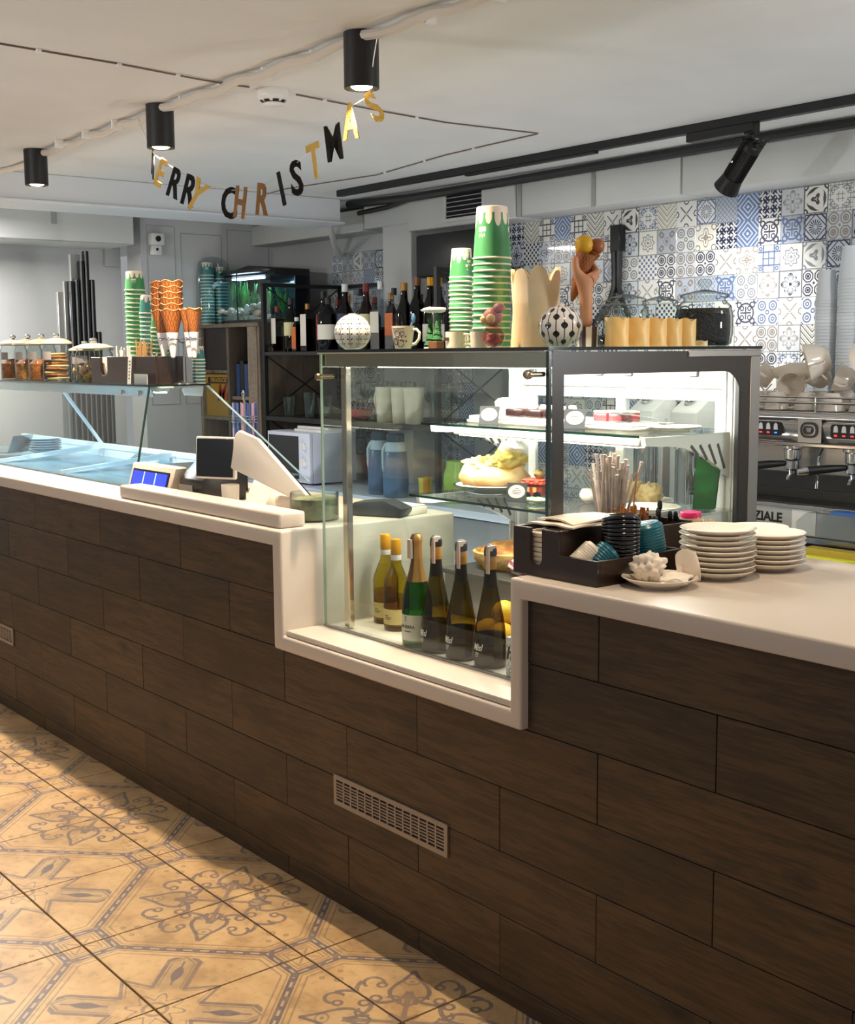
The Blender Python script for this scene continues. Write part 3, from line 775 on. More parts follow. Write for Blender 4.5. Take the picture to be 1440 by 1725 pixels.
part(gc, 'top_fascia', mat('fascia_cool', '9aa3a8', .18, .95, bmp=(4., .3)), quad([(GX0+.5,.285,1.455),(GX1-.03,.285,1.455),(GX1-.02,.265,1.4935),(GX0+.5,.265,1.4935)], .004))
part(gc, 'top_bracket', WP, MB().prism([(-1.13,1.452),(-.975,1.452),(-.965,1.492),(-1.12,1.492),(-1.15,1.475)], .492, .496, 'y').box(-1.15, .3, 1.488, -.965, .496, 1.494), .001)
for dz, xx in ((0, -1.18), (.0, -1.02)): part(gc, 'clip', CHROME, MB().lathe([(0,0),(.011,0),(.011,.012),(0,.014)], 12).xf(Matrix.Translation((xx, .246, 1.47)) @ Matrix.Rotation(PI/2, 4, 'X')))
RAIL = mat('rail_cool_white', 'dfeef6', .3)
BED = mat('gelato_bed', '8fb0c2', .22, .4)
part(gc, 'bed', BED, quad([(GX0,.19,1.098),(GX1-.01,.19,1.098),(GX1-.01,.95,1.100),(GX0,.95,1.100)], .006))
part(gc, 'back_rail', RAIL, MB().box(GX0, .72, 1.145, GX1-.01, .745, 1.17).box(GX0, .722, 1.103, GX1-.01, .728, 1.145))
for x in (-2.5, -1.72):
    part(gc, 'cross_rail', RAIL, MB().bar((x,.185,1.108), (x,.72,1.158), .03, .016).bar((x+.05,.185,1.106), (x+.05,.72,1.15), .006, .006))
part(gc, 'strut', RAIL, MB().bar((-2.5,.50,1.492), (-2.5,.73,1.165), .022, .012))
part(gc, 'led_strip', mat('led_cool', 'c8ecff', .5, emit=6.), MB().box(-3.1, .345, 1.466, -1.05, .375, 1.471))
part(gc, 'light_bar', WP, MB().box(-3.1, .335, 1.4715, -1.05, .385, 1.488))
st = MB()
for k in range(7): st.bar((-1.98+k*.028,.60,1.103), (-1.99+k*.028,.70,1.150), .010, .006)
o = part(gc, 'bed_ribs', mat('rib_steel', 'cfdde4', .2, .8), st, smooth=False)

# ------------------------------------------------------------------ small things: helpers
from mathutils import noise as mnoise
def lump(c, r, sq=(1,1,1), amp=.25, fr=3., n=16, m=10, seed=0., flat=None):
    b = MB(); b.soft = True; b.ball((0,0,0), 1., n, m)
    for i, v in enumerate(b.v):
        p = Vector(v); k = 1+amp*mnoise.noise(p*fr+Vector((seed, seed*1.7, 0)))
        q = [p[a]*k*r*sq[a]+c[a] for a in range(3)]
        if flat is not None: q[2] = max(q[2], flat)
        b.v[i] = tuple(q)
    return b
def band(r0, z0, z1, a0, a1, r1=None, n=10): return MB().lathe([(r0, z0), (r1 or r0, z1)], n, a0=a0, a1=a1, cap=False)
def jar(name, label, loc, r, h, fill, fillm, cat='jar', group=None, ribs=0, lump_n=0):
    g = thing(name, label, cat, loc, 0, group)
    pr = [(r*.72,0),(r*.93,h*.04),(r,h*.2),(r,h*.45),(r*.93,h*.6),(r*.72,h*.68),(r*.72,h*.72)]
    b = MB().lathe(pr, 32 if ribs else 24, cap=False)
    if ribs:
        for i, v in enumerate(b.v):
            if h*.03 < v[2] < h*.62 and (i//len(pr)) % 2: b.v[i] = (v[0]*.955, v[1]*.955, v[2])
    b.lathe([(0,.001),(r*.72,0)], 24, cap=False)
    b.build('body', JAR, g)
    MB().lathe([(r*.8,h*.715),(r*.86,h*.735),(r*.8,h*.77),(r*.45,h*.81),(r*.13,h*.84),(r*.12,h*.87),(r*.22,h*.91),(r*.25,h*.95),(r*.18,h*.99),(0,h)], 24, cap=False).build('lid', JAR, g)
    if fill and not lump_n: MB().lathe([(0,h*.012),(r*.66,h*.012),(r*.85,h*.05),(r*.90,h*.2),(r*.90,min(fill,.45)*h)]+([(r*.84,h*fill)] if fill > .45 else [])+[(0,h*fill*1.02)], 24, cap=False).build('contents', fillm, g)
    return g

# cups: drip print for upside-down paper cups (v runs from the rim up to the base)
def drip(base, white):
    def fn(t, u, v, w):
        q = u*11; k = q.floor(); f = (q.fract()-.5).abs()
        ln = ((k*12.9).sin()*43.7).fract()*.16+.10
        cut = .88-ln*1.25*((f*f*-6.2+1).max(0).sqrt())*(f < .36)
        patch = near((u*3).fract(), .3, .12)*near(v, .56, .045)
        scr = near((u*3).fract(), .3, .10)*near(v, .44+((u*210).sin()*.02), .028)*((u*330).sin() > -.2)
        return mixc(t, OR(v > cut, patch, scr*.8), base, white)
    return fn
CUPG = uv_mat('cup_green_print', drip('3f8a55', 'f3dfca'), .45)
CUPT = uv_mat('cup_teal_print', drip('35807a', 'ecdccb'), .45)
LIP = mat('cup_lip', 'eee6cc', .5)
def cup_stack(loc, r, h, n, pitch, shell, kind, where, group, tw=0.):
    """a stack of upside-down paper cups, every cup a thing: shell with a rolled lip"""
    k = .78
    c0 = thing('paper_cup', '', 'cup', loc, 0, group)
    MB().lathe([(r*.965,0),(r*(.965+k)/2,h*.5),(r*k,h*.99)], 24, cap=False).build('shell', shell, c0)
    MB().lathe([(r*k,h*.99),(r*(k-.03),h),(r*(k-.05),h*.965),(0,h*.965)], 24, cap=False).build('base', LIP, c0)
    MB().lathe([(r*.96,-.0012),(r,.0005),(r*1.005,.0022),(r*.99,.004),(r*.955,.0045)], 24, cap=False).build('lip', LIP, c0)
    c0['label'] = 'lowest %s paper cup of the %s' % (kind, where)
    for i in range(1, n):
        lab = 'topmost %s paper cup of the %s' % (kind, where) if i == n-1 else '%s %s cup from the bottom, %s' % (ORD[i], kind, where)
        dup(c0, (loc[0]+random.uniform(-1,1)*.0012, loc[1]+random.uniform(-1,1)*.0012, loc[2]+i*pitch), tw+(0 if i == n-1 else random.uniform(0, 6)), lab)
random.seed(5)
ZT = 1.6322
cup_stack((.885, .425, ZT+.0015), .0565, .146, 15, .0179, CUPG, 'large green', 'tall stack on the pastry case', 'cups in the tall stack on the pastry case', 2.2)
cup_stack((.655, .505, ZT+.0015), .0385, .088, 17, .0132, CUPG, 'small green', 'shorter stack on the pastry case', 'cups in the shorter stack on the pastry case', 3.6)

# ------------------------------------------------------------------ on top of the pastry case
def leafprint(t, u, v, w):
    q = (u*12).fract()-.5; z = (v*9).fract()
    stem = q.abs() < .035
    a = q.abs()-.2; bb = z-.55-(q.abs()*.6)
    leaf = ((a*a*14+bb*bb*9).sqrt() < .42)*(q.abs() > .05)
    return mixc(t, OR(stem, leaf)*(v > .08)*(v < .93), 'efe9e0', '15121a')
def dropprint(t, u, v, w):
    q = u*16; k = q.floor(); f = (q.fract()-.5); z = (v*3.2+k*.5).fract()-.5
    stem = f.abs() < .06
    dr = f.abs() < (z*z*-9+.42).max(0)*(z*.7+1)
    return mixc(t, OR(stem, dr)*(v > .05)*(v < .95), 'e9e4de', '101018')
def ball_vase(name, label, loc, r, m):
    g = thing(name, label, 'vase', loc)
    pr = [(r*.42, 0)]
    for i in range(1, 17):
        a = -1.14+(2.56*i/16); pr.append((r*math.cos(a), r*(math.sin(a)+math.sin(1.14))*.99))
    MB().lathe(pr, 32, cap=True).build('body', m, g)
    MB().lathe([(pr[-1][0]+.002, pr[-1][1]-.002), (pr[-1][0]+.003, pr[-1][1]+.003), (pr[-1][0]*.7, pr[-1][1]+.002), (0, pr[-1][1]-.012)], 24, cap=False).build('rim', PORC, g)
    return g
ball_vase('candle_ball', 'round white candle ball with rows of dark leaves, left end of pastry case', (.522, .192, ZT), .0555, uv_mat('leaf_print', leafprint, .2, .5))
ball_vase('candle_ball', 'round white candle ball with black drop pattern below the plaster hand', (1.255, .335, ZT), .0575, uv_mat('drop_print', dropprint, .12, .6))

MUGC = mat('mug_cream', 'ecdcc4', .3, coat=.3)
g = thing('painted_mug', 'cream mug with dark scroll painting and a blue spoon in it', 'mug', (.628, .30, ZT), rad(25))
MB().lathe([(.020,0),(.024,.002),(.030,.03),(.0345,.068),(.0325,.068),(.028,.03),(.021,.006),(0,.006)], 24, cap=False).build('body', MUGC, g)
MB().tube([(.029,0,.055),(.045,0,.058),(.056,0,.047),(.054,0,.03),(.042,0,.016),(.026,0,.012)], .0045, 8).build('handle', MUGC, g)
inkm = mat('scroll_ink', '3a2417', .5)
def on_cup(pts):   # painted line on the mug wall: (angle, height)
    return [((.0247+.0100*(z/.068)+.0004)*math.sin(a), -(.0247+.0100*(z/.068)+.0004)*math.cos(a), z) for a, z in pts]
ink = MB()
for cx, cz, R, t0, t1 in ((.55,.017,.011,0,6.0),(.25,.045,.008,1,7.0),(.75,.045,.006,0,6),(.0,.022,.010,2,6)):
    ink.tube(on_cup([(cx-.35+R/.03*math.cos(t0+(t1-t0)*k/14), cz+R*math.sin(t0+(t1-t0)*k/14)) for k in range(15)]), .0011, 5)
for k in range(9): ink.ball(on_cup([(-.45+k*.16+.05*math.sin(k*2), .030+.008*math.sin(k*3))])[0], .0028, 6, 4)
ink.tube(on_cup([(-.6+k*.08, .060+.0015*math.sin(k*3)) for k in range(16)]), .0012, 5)
ink.build('painting', inkm, g)
sp_ = thing('blue_spoon', 'small blue spoon standing in the painted cream mug', 'spoon', (.635, .30, ZT+.007))
BLU = mat('spoon_blue', '3d6c94', .35)
MB().tube([(0,0,0),(.012,.012,.05),(.016,.018,.072)], .003, 6).ball((.018,.02,.083), .012, 10, 8, (.6,.45,1.25)).build('body', BLU, sp_)

g = thing('cream_mug', 'plain cream mug with small print at its side, before the shorter cup stack', 'mug', (.800, .36, ZT), rad(15))
MB().lathe([(.027,0),(.029,.002),(.030,.048),(.028,.048),(.027,.006),(0,.006)], 24, cap=False).build('body', MUGC, g)
MB().tube([(.028,0,.040),(.042,0,.040),(.046,0,.026),(.041,0,.012),(.027,0,.010)], .004, 8).build('handle', MUGC, g)
MB().box(-.02,-.0305,.022,-.002,-.0285,.032).build('print', inkm, g)
g = thing('cream_mug', 'cream mug half hidden behind the tall cup stack beside the pink figurine', 'mug', (.945, .325, ZT), rad(-150))
MB().lathe([(.022,0),(.024,.002),(.026,.046),(.024,.046),(.022,.006),(0,.006)], 20, cap=False).build('body', MUGC, g)
MB().tube([(.024,0,.038),(.037,0,.038),(.040,0,.024),(.035,0,.012),(.023,0,.010)], .0035, 6).build('handle', MUGC, g)
tag(MB().box(.71,.33,ZT,.748,.36,ZT+.021).build('wooden_block', mat('block_brown', '7a4a26', .5, var=(20., '5c3519')), bevel=.001), 'small brown wooden block between the two cream mugs', 'block')
# little fir trees with snow on top
g = thing('fir_tree_figurine', 'small green fir tree figurines with snow behind the cream mug', 'figurine', (.60, .44, ZT))
FIR = mat('fir_green', '1c5a2c', .7, bmp=(200., .6)); SNOW = mat('snow_white', 'ece7dc', .8, bmp=(160., .5))
MB().lathe([(.03,0),(.03,.006),(0,.006)], 16, cap=True).build('base', SNOW, g)
for dx, dy, hh in ((-.016,.0,.085),(.014,.004,.10),(.030,-.012,.075)):
    b = MB()
    for q in range(4):
        z0 = .012+hh*q*.22; r0 = .021*(1-q*.2)
        b.lathe([(.003,z0),(r0,z0),(r0*.45,z0+hh*.25),(.002,z0+hh*.33)], 10, (dx,dy,0), cap=False)
    b.build('tree', FIR, g)
MB().tube([(0,0,.006),(0,0,.118)], .002, 6).build('rod', SNOW, g)
lump((.004,.0,.118), .034, (1.3,1.0,.25), .4, 3., seed=2).build('snow', SNOW, g)
# pink figurine
g = thing('pink_figurine', 'pink and yellow ornament with round glass bowl beside the wax lantern', 'figurine', (1.005, .325, ZT))
PNK = mat('ornament_pink', 'c58a86', .45, var=(30., 'a86c70')); YEL = mat('ornament_cream', 'd9b27c', .5)
lump((.0,.0,.032), .032, (1,1,1), .06, 3.).build('bowl', glass('pink_glass', 'e3c6c8'), g)
lump((.0,.0,.022), .02, (1,1,.9), .2, 5., flat=.001).build('pebbles', PNK, g)
lump((-.002,.0,.085), .028, (1,1,.9), .25, 5., seed=3).build('flower', PNK, g)
lump((-.016,-.016,.078), .014, (1,1,1), .3, 6., seed=5).build('flower', YEL, g)
lump((.012,-.02,.080), .013, (1,1,1), .3, 6., seed=7).build('flower', YEL, g)
lump((.022,.0,.108), .017, (1,1,.8), .3, 6., seed=9).build('flower', PNK, g)
# wax lantern with a melted, scalloped rim
WAX = mat('wax_cream', 'efdab4', .42, var=(9., 'e7cd9f'), sss=.25)
def wax(name, label, loc, r, h, lobes, amp, n=112, group=None, m=WAX, ry=1.):
    g = thing(name, label, 'candle', loc, 0, group)
    b = MB(); k = 9; P = []
    for i in range(n):
        a = 2*PI*i/n
        hh = h-amp*1.5*(1-abs(math.sin(lobes*a/2+.6)))**1.6-amp*.25*math.sin(3*a+1)
        for q in range(k):
            z = hh*q/(k-1); rr = r*(1-.05*math.sin(PI*q/(k-1)))*(1+.02*math.sin(5*a+q))
            b.v.append((rr*math.cos(a), rr*ry*math.sin(a), z))
    for i in range(n):
        a = 2*PI*i/n; hh = b.v[i*k+k-1][2]
        for q, (rr, z) in enumerate(((r*.86, hh-.001), (r*.80, h*.55), (0.001, h*.5))): P.append((rr*math.cos(a), rr*ry*math.sin(a), z))
    o = len(b.v); b.v += P
    for i in range(n):
        j = (i+1) % n
        for q in range(k-1): b.face((i*k+q, j*k+q, j*k+q+1, i*k+q+1))
        b.face((i*k+k-1, j*k+k-1, o+j*3, o+i*3)); b.face((o+i*3, o+j*3, o+j*3+1, o+i*3+1)); b.face((o+i*3+1, o+j*3+1, o+j*3+2, o+i*3+2))
    b.face(tuple(i*k for i in range(n-1, -1, -1)))
    b.build('body', m, g)
    return g
wax('wax_lantern', 'tall pale wax lantern with a melted scalloped rim', (1.040, .452, ZT), .0695, .217, 7, .026)
WAXY = mat('wax_yellow', 'e8c682', .42, var=(9., 'dfb870'), sss=.3)
for i, (y, lab) in enumerate(((.402, 'leftmost yellow wax candle of the row before the glass jars'), (.478, 'second yellow wax candle from the left before the glass jars'), (.548, 'middle yellow wax candle in the row before the glass jars'), (.612, 'fourth yellow wax candle from the left before the glass jars'), (.672, 'rightmost yellow wax candle, next to the coffee bean jar'))):
    wax('wax_candle', lab, (1.392, y, ZT), (.031, .033, .031, .029, .027)[i], .074, 4, .006, 48, 'yellow candles on the pastry case', WAXY)
wax('tea_light', 'little cream tea light between candle row and coffee bean jar', (1.395, .735, ZT), .016, .016, 3, .002, 16, None, WAX)
# ribbed glass jars
BEAN = mat('coffee_beans', '1c120c', .5, var=(90., '0c0806'), bmp=(140., 1.)); GRND = mat('dark_grounds', '2a2019', .8)
jar('glass_jar', 'ribbed glass jar full of dark coffee beans at right end of pastry case', (1.318, .838, ZT), .081, .188, .56, BEAN, ribs=1)
jar('glass_jar', 'empty ribbed glass jar with knob lid behind the middle candles', (1.212, .775, ZT), .060, .170, .10, GRND, ribs=1)
jar('glass_jar', 'ribbed glass jar with tall bulb lid behind the leftmost candle', (1.228, .615, ZT), .066, .172, .10, GRND, ribs=1)
jar('glass_jar', 'small empty glass jar behind the jar with the bulb lid', (1.075, .735, ZT), .058, .155, .22, GRND, ribs=1)

# plaster hand holding a double cone: forearm in a printed cup
hg = wthing('hand_ornament', 'plaster hand ornament holding up a waffle cone with two scoops', 'ornament', (1.183, .50, ZT))
SKIN = mat('painted_skin', 'd29a72', .55, var=(14., 'c88c66'), sss=.1)
HX = Vector((.63, .78, 0)); HN = Vector((.78, -.63, 0))    # sideways and towards the room
def hp(s, z, d=0.): return tuple(Vector((1.183, .50, ZT))+HX*s+HN*d+Vector((0, 0, z)))
me = bpy.data.meshes.new('hand')
V = [hp(.004,.050), hp(.003,.10,.002), hp(.001,.140,.006), hp(-.002,.170,.008), hp(-.020,.190,.014), hp(-.030,.216,.018), hp(-.030,.246,.016), hp(.014,.186,.006), hp(.033,.204,-.006), hp(.024,.222,-.030), hp(.002,.226,-.040), hp(.013,.178,.0), hp(.034,.192,-.012), hp(.024,.206,-.036), hp(.0,.208,-.043), hp(.010,.170,-.004), hp(.028,.178,-.020), hp(.016,.190,-.040), hp(-.004,.192,-.044)]
E_ = [(0,1),(1,2),(2,3),(3,4),(4,5),(5,6),(3,7),(7,8),(8,9),(9,10),(3,11),(11,12),(12,13),(13,14),(3,15),(15,16),(16,17),(17,18)]
RR = [.0175,.0185,.0205,.023,.0145,.0105,.0085,.015,.0095,.0085,.007,.0125,.0088,.0082,.007,.012,.008,.0078,.007]
me.from_pydata(V, E_, [])
ho = link('hand', me, hg)
sk = ho.modifiers.new('skin', 'SKIN'); sk.use_smooth_shade = True
for v, r in zip(me.skin_vertices[0].data, RR): v.radius = (r, r)
me.skin_vertices[0].data[0].use_root = True
ho.modifiers.new('sub', 'SUBSURF').render_levels = 2
me.materials.append(SKIN)
def waffle(t, u, v, w):
    a = ((u*18+v*9).fract()-.5).abs(); b = ((u*18-v*9).fract()-.5).abs()
    return mixc(t, a.min(b).step(.02, .16), '5c2d10', 'a5622a')
WAF = uv_mat('waffle_cone', waffle, .6)
cb = MB().lathe([(.003,-.075),(.010,-.055),(.020,.0),(.029,.055),(.0295,.058),(.024,.056),(0,.05)], 24, cap=False)
cz = Vector((.0,0,1)); cdir = (Vector(hp(.010,.262))-Vector(hp(-.040,.10))).normalized()
cm = Matrix.Translation(Vector(hp(-.012,.196,-.020))) @ cdir.to_track_quat('Z', 'Y').to_matrix().to_4x4()
part(hg, 'cone', WAF, cb.xf(cm))
lump(hp(-.002,.276,-.014), .0262, (1,1,1), .1, 4., 18, 12, 1.).build('scoop', mat('scoop_yellow', 'd9a51c', .45), hg)
lump(hp(.033,.273,-.018), .0215, (1,1,1), .08, 4., 18, 12, 4.).build('scoop', mat('scoop_caramel', '9c5a30', .4), hg)
part(hg, 'cone_side', WAF, MB().lathe([(.006,-.03),(.0185,.0),(.014,.002)], 16, cap=False).xf(Matrix.Translation(Vector(hp(.026,.254,-.018))) @ Vector((.30,.35,1)).to_track_quat('Z','Y').to_matrix().to_4x4()))
def cubeprint(t, u, v, w):
    return mixc(t, near((u*5).fract(), .5, .22), '3d2a26', 'e9d6c2')
MB().lathe([(.026,0),(.028,.001),(.030,.055),(.022,.055),(.02,.01),(0,.008)], 24, cap=False).build('cup', uv_mat('cup_strip_print', cubeprint, .3, .3), hg, loc=(.004, .004, 0))

# ------------------------------------------------------------------ on the bar: organisers, lids, plates
WOODC = mat('stained_wood', '1d0e07', .4, var=(14., '2a160b'), coat=.2)
og = wthing('wooden_organiser', 'dark wooden organiser at the bar end, napkin slot and low tray of lids', 'organiser', (1.54, .17, 1.0935))
zb = 1.0936
x0, xm, x1, y0, y1 = 1.405, 1.558, 1.682, .032, .325
sl = [(x0,zb),(x1,zb),(x1,1.152),(xm,1.152),(xm,1.207),(1.503,1.207),(1.503,1.135)]
for k in range(7):
    a = -PI*k/6; sl.append((1.483+.02*math.cos(a), 1.135+.016*math.sin(a)))
sl += [(1.463,1.207),(x0,1.207)]
part(og, 'front_panel', WOODC, MB().prism(sl, y0, y0+.010, 'y'), .001, smooth=False)
part(og, 'side_panel', WOODC, MB().box(x1-.010, y0+.0102, zb, x1, y1, 1.152), .001)
part(og, 'side_panel', WOODC, MB().box(x0, y0+.0102, zb, x0+.010, y1, 1.207), .001)
part(og, 'divider', WOODC, MB().box(xm-.010, y0+.0102, zb, xm, y1, 1.207), .001)
part(og, 'back_panel', WOODC, MB().box(x0+.0102, y1-.010, zb, x1-.0102, y1, 1.152).box(x0+.0102, y1-.010, 1.152, xm-.0102, y1, 1.207), .001)
part(og, 'floor', WOODC, MB().box(x0+.0102, y0+.0102, zb, x1-.0102, y1-.0102, zb+.007))
# napkins: a pile in the slot, two larger sheets lie across the top
npk = []
for i in range(8):
    z = zb+.008+i*.0118
    o = tag(MB().box(x0+.016, y0+.0145, z, xm-.016, y1-.05, z+.0108).build('napkin_pack', NAPKIN, bevel=.003, seg=2), 'folded paper napkins filling the slot of the organiser', 'napkin', 'napkins in the slot of the wooden organiser')
def sheet(name, label, cx, cy, z, w, d, rz, amp, seed, m=NAPKIN, cat='napkin', th=.004):
    b = MB(); n = 12
    for s_ in (0, th):
        for i in range(n+1):
            for j in range(n+1):
                u, v = i/n-.5, j/n-.5
                zz = amp*mnoise.noise(Vector((u*2.5+seed, v*2.5, seed)))-amp*1.1*(u*u+v*v)+s_
                b.v.append((u*w, v*d, zz))
    k = (n+1)*(n+1)
    for i in range(n):
        for j in range(n):
            a = i*(n+1)+j
            b.face((a, a+1, a+n+2, a+n+1)); b.face((k+a, k+a+n+1, k+a+n+2, k+a+1))
    for i in range(n):
        for a, c in (((i)*(n+1), (i+1)*(n+1)), ((i+1)*(n+1)+n, i*(n+1)+n), (i+1, i), (n*(n+1)+i, n*(n+1)+i+1)):
            b.face((a, c, k+c, k+a))
    o = b.build(name, m, loc=(cx, cy, z)); o.rotation_euler.z = rz
    return tag(o, label, cat)
sheet('napkin_sheet', 'lower open napkin lying on top of the organiser', 1.492, .155, 1.214, .150, .185, .06, .006, 2.)
sheet('napkin_sheet', 'topmost open napkin lying on the organiser', 1.495, .175, 1.222, .140, .170, -.1, .008, 5.)
# lids in the low tray
def lid_shape(r, h=.012): return [(r*.55,h*.9),(r*.62,h),(r*.80,h),(r*.86,h*.7),(r*.97,h*.5),(r,h*.25),(r*.985,0),(r*.93,0),(r*.9,h*.3),(0,h*.3)]
def lids(name, loc, r, n, pitch, tilt, curve, mtl, label, group, ax=0., h=.012):
    c0 = thing(name, label, 'lid', loc, 0, group)
    MB().lathe(lid_shape(r, h), 28, cap=False).build('shell', mtl, c0)
    MB().lathe([(0,h*.86),(r*.54,h*.86),(r*.6,h*.93)], 24, cap=False).build('top', mtl, c0)
    p = Vector(loc); a = tilt
    for i in range(n):
        rot = Matrix.Rotation(ax, 3, 'Z') @ Matrix.Rotation(a, 3, 'X')
        e = rot.to_euler()
        if i == 0: c0.rotation_euler = e
        else: dup(c0, tuple(p), rot=e, label=(ORD[i]+' from the bottom, ' if i < n-1 else 'topmost, ')+label)
        if i == 0: c0['label'] = 'lowest, '+label
        p = p+rot @ Vector((0, 0, pitch)); a += curve
TEAL = mat('teal_plastic', '0f5f70', .28); BLKL = mat('black_lid', '0c0b0b', .18, coat=.3); WHL = mat('white_lid', 'e8dcc8', .35)
lids('cup_lid', (1.624, .272, 1.104), .045, 15, .0068, .05, .012, TEAL, 'teal plastic lid in the upright stack of the tray', 'teal lids stacked upright in the tray', -.7, .014)
lids('cup_lid', (1.624, .170, 1.128), .046, 14, .0078, .38, -.05, BLKL, 'glossy black plastic lid in the leaning stack of the tray', 'black lids leaning in the tray', .95, .014)
lids('cup_lid', (1.618, .105, 1.130), .036, 6, .0065, .75, .03, TEAL, 'teal plastic lid lying tilted below the black lids', 'tilted teal lids in the tray', 2.68, .013)
lids('cup_lid', (1.588, .068, 1.128), .030, 9, .0058, .85, .0, WHL, 'small white lid in the tilted row at front of the tray', 'white lids in the tray', 2.68, .012)
# second organiser behind it with straws, sticks and spoons
o2 = wthing('wooden_caddy', 'dark wooden caddy behind the organiser holding straws and spoons', 'organiser', (1.54, .41, 1.0935))
c0_, c1_, d0, d1 = 1.335, 1.60, .334, .46
part(o2, 'front_panel', WOODC, MB().box(c0_, d0, zb, c1_, d0+.009, 1.196), .001)
part(o2, 'back_panel', WOODC, MB().box(c0_, d1-.009, zb, c1_, d1, 1.200), .001)
for xx in (c0_, 1.422, 1.500, c1_-.009): part(o2, 'divider', WOODC, MB().box(xx, d0+.0092, zb, xx+.009, d1-.0092, 1.197), .001)
part(o2, 'floor', WOODC, MB().box(c0_+.0092, d0+.0092, zb, c1_-.0092, d1-.0092, zb+.006))
STR = mat('paper_straw', 'b39d90', .6, var=(40., 'cbb8aa'))
rs = random.Random(4)
for i in range(64):
    a = rs.uniform(0, 6.28); q = rs.uniform(.004, .032); x, y = 1.382+q*math.cos(a)*.95, .397+q*math.sin(a)
    tx, ty = rs.gauss(0, .014)+(x-1.382)*.75, rs.gauss(0, .012)
    L_ = rs.uniform(.19, .255)
    tag(MB().tube([(x-.25*tx, y-.25*ty, zb+.008), (x+tx, y+ty, zb+L_), (x+tx*1.05, y+ty*1.05, zb+L_+.012)], [.0037, .0037, .0052], 6).build('drinking_straw', STR), 'grey brown paper wrapped straw in the bunch of the caddy', 'straw', 'paper straws in the caddy')
SUG = mat('cane_stick', '9a5a28', .6, var=(60., 'b97a3e'))
for i in range(26):
    x, y = 1.462+rs.uniform(-.026, .026), .392+rs.uniform(-.04, .04); tx, ty = rs.gauss(0, .009), rs.gauss(0, .009)
    tag(MB().tube([(x, y, zb+.008), (x+tx, y+ty, 1.222+rs.uniform(-.015, .012))], .0034, 5).build('sugar_stick', SUG), 'brown sugar stick in the middle of the caddy', 'stick', 'brown sticks in the caddy')
tag(MB().tube([(1.475, .37, zb+.05), (1.468, .40, 1.315)], .0022, 5).build('long_stick', SUG), 'single long brown stick standing above the sugar sticks', 'stick')
SPN = mat('black_spoon', '1d1a18', .3)
for i in range(9):
    x, y = 1.548+rs.uniform(-.030, .030), .395+rs.uniform(-.045, .045); tx, ty = rs.gauss(0.008, .016), rs.gauss(0, .012); hh = rs.uniform(.105, .135)+(.035 if i == 4 else 0)
    b = MB().bar((x, y, zb+.01), (x+tx, y+ty, zb+hh-.02), .006, .003).ball((x+tx, y+ty, zb+hh-.008), .012, 8, 6, (.7, .25, 1.2))
    tag(b.build('plastic_spoon', SPN), 'dark spoon standing handle down in the caddy', 'spoon', 'dark spoons in the caddy')
# plates
def plate_prof(r, h): return [(r*.52,0),(r*.56,0),(r*.58,.003),(r*.80,h*.45),(r*.98,h*.92),(r,h),(r*.985,h+.0012),(r*.78,h*.62),(r*.6,.0055),(0,.005)]
def plates(loc, r, n, pitch, where, grp, h=.020):
    c0 = tag(MB().lathe(plate_prof(r, h), 40, cap=False).lathe([(0,.0003),(r*.54,.0003)], 20, cap=False).build('plate', PORC, loc=loc), 'lowest cream plate of the '+where, 'plate', grp)
    for i in range(1, n):
        c = c0.copy(); COL.objects.link(c); c.location = (loc[0]+rs.uniform(-1,1)*.002, loc[1]+rs.uniform(-1,1)*.002, loc[2]+i*pitch)
        c['label'] = ('topmost cream plate of the ' if i == n-1 else ORD[i]+' plate from the bottom of the ')+where
    return c0
pl = tag(MB().lathe(plate_prof(.0865, .022), 40, cap=False).build('plate', PORC, loc=(1.757, .157, 1.0932)), 'single cream plate with crumpled napkins in front of the stacks', 'plate')
plates((1.768, .347, 1.0932), .0885, 9, .0122, 'nearer plate stack on the bar', 'plates in the nearer stack')
plates((1.778, .53, 1.0932), .0875, 7, .0118, 'farther plate stack on the bar', 'plates in the farther stack')
plates((1.655, .652, 1.0932), .08, 6, .0118, 'low plate stack at the back of the bar', 'plates in the rear stack')
plates((1.532, .535, 1.0932), .045, 6, .0118, 'saucer stack under the pink lidded jar', 'saucers under the pink lidded jar', .014)
# crumpled napkins on the single plate
NAPW = mat('tissue_white', 'efe2d0', .9, sss=.1)
lump((1.735, .142, 1.137), .036, (1.05,.95,.85), .5, 3.2, 44, 32, 3.3, flat=1.101).build('crumpled_napkin', NAPW); tag(bpy.data.objects['crumpled_napkin'], 'crumpled white napkin ball on the single plate', 'napkin')
b = MB(); n = 10
for s_ in (0, .0015):
    for i in range(n+1):
        for j in range(n+1):
            u, v = i/n, j/n
            w = .062*(1-.35*v)*(u-.4); z = .075*v*(1-.5*abs(u-.75))
            b.v.append((1.783+w*.6+.012*math.sin(u*7+v*2), .20+w*.55+.010*math.cos(u*6)+s_, 1.103+z+.004*math.sin(u*13)))
k = (n+1)**2
for i in range(n):
    for j in range(n):
        a = i*(n+1)+j; b.face((a, a+1, a+n+2, a+n+1)); b.face((k+a, k+a+n+1, k+a+n+2, k+a+1))
for i in range(n):
    for a, c in (((i)*(n+1), (i+1)*(n+1)), ((i+1)*(n+1)+n, i*(n+1)+n), (i+1, i), (n*(n+1)+i, n*(n+1)+i+1)): b.face((a, c, k+c, k+a))
tag(b.build('standing_napkin', NAPW), 'white napkin standing up like a sail on the single plate', 'napkin')
sheet('flat_napkin', 'flat folded napkin lying at the right rim of the single plate', 1.795, .172, 1.1175, .06, .085, .5, .010, 8., NAPW)
